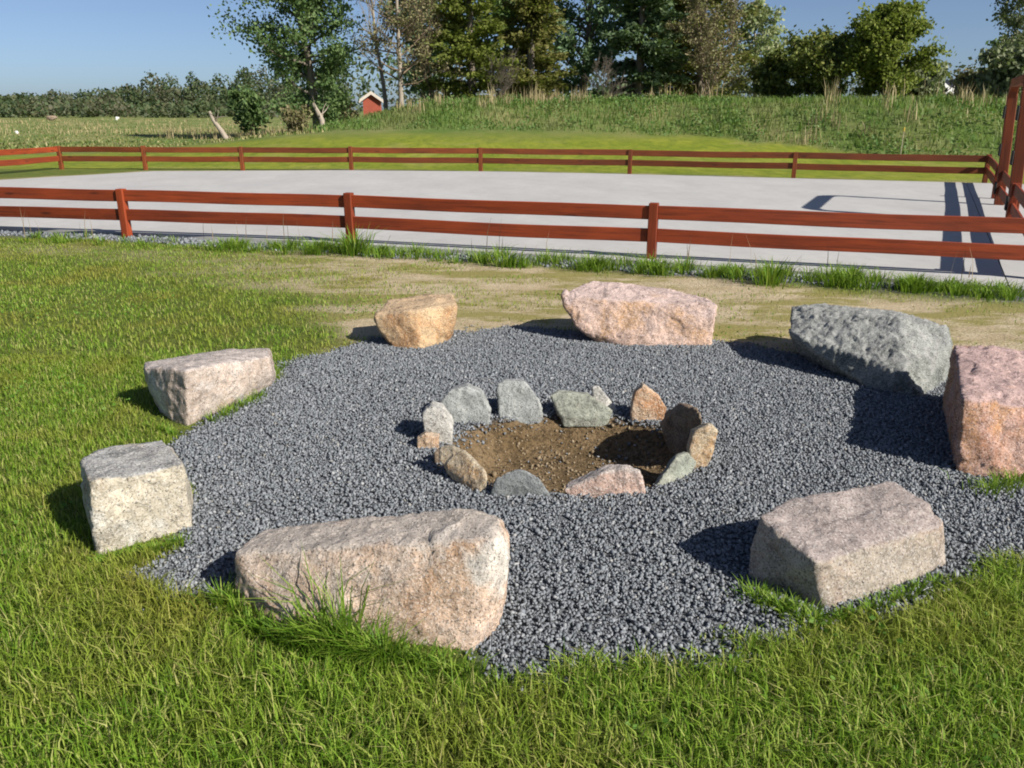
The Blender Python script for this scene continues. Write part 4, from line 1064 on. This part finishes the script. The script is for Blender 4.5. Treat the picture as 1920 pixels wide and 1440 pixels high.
bare_tree(930, 46.5, 1.8, 1.6, 'low bare thicket at the foot of the olive conifers', 53, BARK, None, 0, limbs=24, crown_base=0.02, stems=5, cat='shrub', name='bare_shrub')

# far wood: one mass on the horizon
rs = np.random.RandomState(77)
pos, siz = [], []
def far_blob(x, y, H, R, n_):
    z0 = float(ground_z(np.array([x]), np.array([y]))[0])
    u = rs.normal(size=(n_, 3)); u /= np.linalg.norm(u, axis=1)[:, None]; u *= rs.uniform(0.4, 1, (n_, 1)) ** 0.5
    p_ = np.stack([x + u[:, 0] * R, y + u[:, 1] * R, z0 + H * 0.5 + u[:, 2] * H * 0.52], -1)
    p_ = p_[p_[:, 2] > z0]
    pos.append(p_); siz.append(rs.uniform(0.25, 0.7, len(p_)))
for i in range(150):
    px = -250 + 900 * (i + rs.uniform()) / 150
    Y_ = rs.uniform(185, 235)
    top = np.interp(px, [-250, 0, 150, 260, 330, 420, 520, 700], [4.6, 4.4, 4.8, 6.2, 7.8, 8.2, 9.0, 10]) * rs.choice([0.55, 0.75, 0.9, 1.0, 1.15, 1.35]) * rs.uniform(0.85, 1.05)
    far_blob(X_at(px, Y_), Y_, top, rs.uniform(1.4, 4.0), 330)
for i in range(70):
    px = -250 + 800 * (i + rs.uniform()) / 70
    Y_ = rs.uniform(150, 180); far_blob(X_at(px, Y_), Y_, rs.uniform(1.5, 4.0), rs.uniform(2, 4), 110)
for i in range(60):
    px = 640 + 1900 * (i + rs.uniform()) / 60
    Y_ = rs.uniform(110, 150); far_blob(X_at(px, Y_), Y_, rs.uniform(6.0, 9.0), rs.uniform(3, 5), 200)
L_FAR = leaf_mat('far_foliage', [(0.035, 0.058, 0.028), (0.055, 0.085, 0.036), (0.078, 0.11, 0.045), (0.105, 0.105, 0.052)], 0.2, patch=(0.11, 0.092, 0.065), pscale=0.09)
pos = np.concatenate(pos); siz = np.concatenate(siz)
tag(link('far_wood', leaves_mesh('far_wood', pos, siz, L_FAR, rs, 1.3)), 'dark far-off wood along the horizon', 'wood', kind='stuff')

# ------------------------------------------------------------------ buildings glimpsed between the trees
def planks_house(name, label, cx, cy, z0, rot, w, d, eave, ridge, wallm, roofm, trimm, door=False, nb=14):
    root = tag(empty(name, (cx, cy, z0)), label, 'shed' if 'shed' in name else 'house')
    root.rotation_euler.z = rot
    def prism(nm, pts2, y0, y1, mat, parent=root):
        bm = bmesh.new()
        f0 = [bm.verts.new((p[0], y0, p[1])) for p in pts2]; f1 = [bm.verts.new((p[0], y1, p[1])) for p in pts2]
        bm.faces.new(f0); bm.faces.new(f1[::-1])
        for i in range(len(pts2)): bm.faces.new((f0[i], f0[(i + 1) % len(pts2)], f1[(i + 1) % len(pts2)], f1[i]))
        bmesh.ops.recalc_face_normals(bm, faces=bm.faces[:])
        me = bpy.data.meshes.new(nm); bm.to_mesh(me); bm.free(); me.materials.append(mat)
        return link(nm, me, parent)
    prism('wall', [(-w / 2, 0), (w / 2, 0), (w / 2, eave), (0, ridge), (-w / 2, eave)], -d / 2, d / 2, wallm)
    t = 0.14
    for s in (-1, 1):
        sl = (ridge - eave) / (w / 2)
        ox_ = s * (w / 2 + 0.3)
        prism('roof', [(0, ridge + 0.02), (ox_, eave - 0.3 * sl + 0.02), (ox_, eave - 0.3 * sl + t), (0, ridge + t)], -d / 2 - 0.25, d / 2 + 0.25, roofm)
        prism('barge_board', [(0, ridge + t + 0.03), (ox_ + s * 0.03, eave - 0.3 * sl + t + 0.03), (ox_ + s * 0.03, eave - 0.3 * sl - 0.12), (0, ridge - 0.12)], -d / 2 - 0.30, -d / 2 - 0.255, trimm)
    return root
REDB = flat_mat('red_brick_paint', (0.36, 0.085, 0.05), (0.28, 0.07, 0.045), 3, 0.8)
DARKW = flat_mat('dark_house_wall', (0.06, 0.055, 0.045), (0.09, 0.08, 0.065), 3, 0.8)
TILE = flat_mat('weathered_roof', (0.24, 0.22, 0.20), (0.33, 0.30, 0.27), 3, 0.8)
WHITE = flat_mat('white_paint', (0.74, 0.73, 0.70), (0.80, 0.79, 0.77), 6, 0.6)
PALEB = flat_mat('pale_trim', (0.55, 0.48, 0.42), (0.62, 0.55, 0.48), 6, 0.6)
Y_ = 78.0
planks_house('garden_shed', 'small red gabled shed with pale roof edge beside the tall green tree', X_at(692, Y_), Y_ + 2, 0.25, 0.12, 1.5, 4.0, 2.2, 2.72, REDB, TILE, PALEB)
Y_ = 74.0
planks_house('house', 'dark house showing only white gable boards above the bushes at right', X_at(1793, Y_), Y_ + 3, 1.45, 0.0, 3.4, 6.0, 0.9, 2.4, DARKW, TILE, WHITE)
planks_house('house', 'second white-edged gable left of the other, among the bushes at right', X_at(1756, Y_), Y_ + 3.2, 1.45, 0.0, 1.7, 6.0, 1.7, 2.35, DARKW, TILE, WHITE)

# pale dead wood standing in the rough grass
def dead_wood(label, pts, seed):
    r = random.Random(seed)
    root = tag(empty('dead_stump', pts[0]), label, 'dead wood')
    O = Vector(pts[0]); P_ = [Vector(p) - O for p in pts]
    rad = [0.17 * (1 - 0.55 * i / (len(P_) - 1)) for i in range(len(P_))]
    link('trunk', tubes_mesh('trunk', [(P_, rad)], B_PALE), root)
    b = []
    for k in range(4):
        s0 = P_[1].lerp(P_[-1], r.random()); b.append(bough(r, s0, Vector((r.gauss(0, 1), r.gauss(0, 0.5), 0.8)), r.uniform(0.4, 0.9), 0.04, 4, 0.2, 0.1))
    link('branch', tubes_mesh('branch', b, B_PALE), root)
def gpt(px, Y, h=0.0):
    x = X_at(px, Y); return (x, Y, float(ground_z(np.array([x]), np.array([Y]))[0]) + h)
dead_wood('pale leaning dead trunk in the meadow left of the tall green tree', [gpt(422, 44, -0.1), gpt(410, 44, 0.5), gpt(398, 44, 1.0), gpt(392, 44, 1.45)], 3)
dead_wood('pale dead stem leaning under the tall green broadleaf tree', [gpt(604, 41, -0.1), gpt(602, 41, 0.45), gpt(594, 41, 0.9), gpt(588, 41, 1.25)], 5)
# pale stones / bales dotted in the far meadow
for px, Y_, sz, mt, lab in [(218, 120, 0.45, WHITE, 'small bright white object lying in the far meadow'), (95, 118, 0.55, S_BROWN, 'low tan-brown heap lying in the far meadow at the left'),
                            (25, 58, 0.2, WHITE, 'tiny white speck in the near meadow at the left edge')]:
    gp = Vector(gpt(px, Y_)); r = random.Random(px)
    pts = [gp + Vector((r.uniform(-1, 1) * sz * (1.6 if mt is S_BROWN else 0.8), r.uniform(-1, 1) * sz * 0.7, r.uniform(0, 1) * sz * 1.3)) for _ in range(22)]
    tag(make_rock('meadow_stone', pts, mt, voxel=sz * 0.09, bevel=0.0, amp=0.03 * sz, seed=px), lab, 'stone', 'pale objects in the meadow')
# slim stake on the bank
stk = tag(empty('marker_stake', gpt(1700, 27)), 'slim pale stake with yellow tip on the bank behind the far fence', 'stake')
link('stake', box_mesh('stake', 0.022, 0.022, 0.85, flat_mat('weathered_wood', (0.30, 0.27, 0.19), (0.38, 0.34, 0.24), 8), 0.003), stk)
tp_ = link('tip', box_mesh('tip', 0.045, 0.045, 0.12, flat_mat('yellow_paint', (0.42, 0.30, 0.05), (0.5, 0.36, 0.07), 8), 0.006), stk); tp_.location = (-0.012, 0, 0.85)
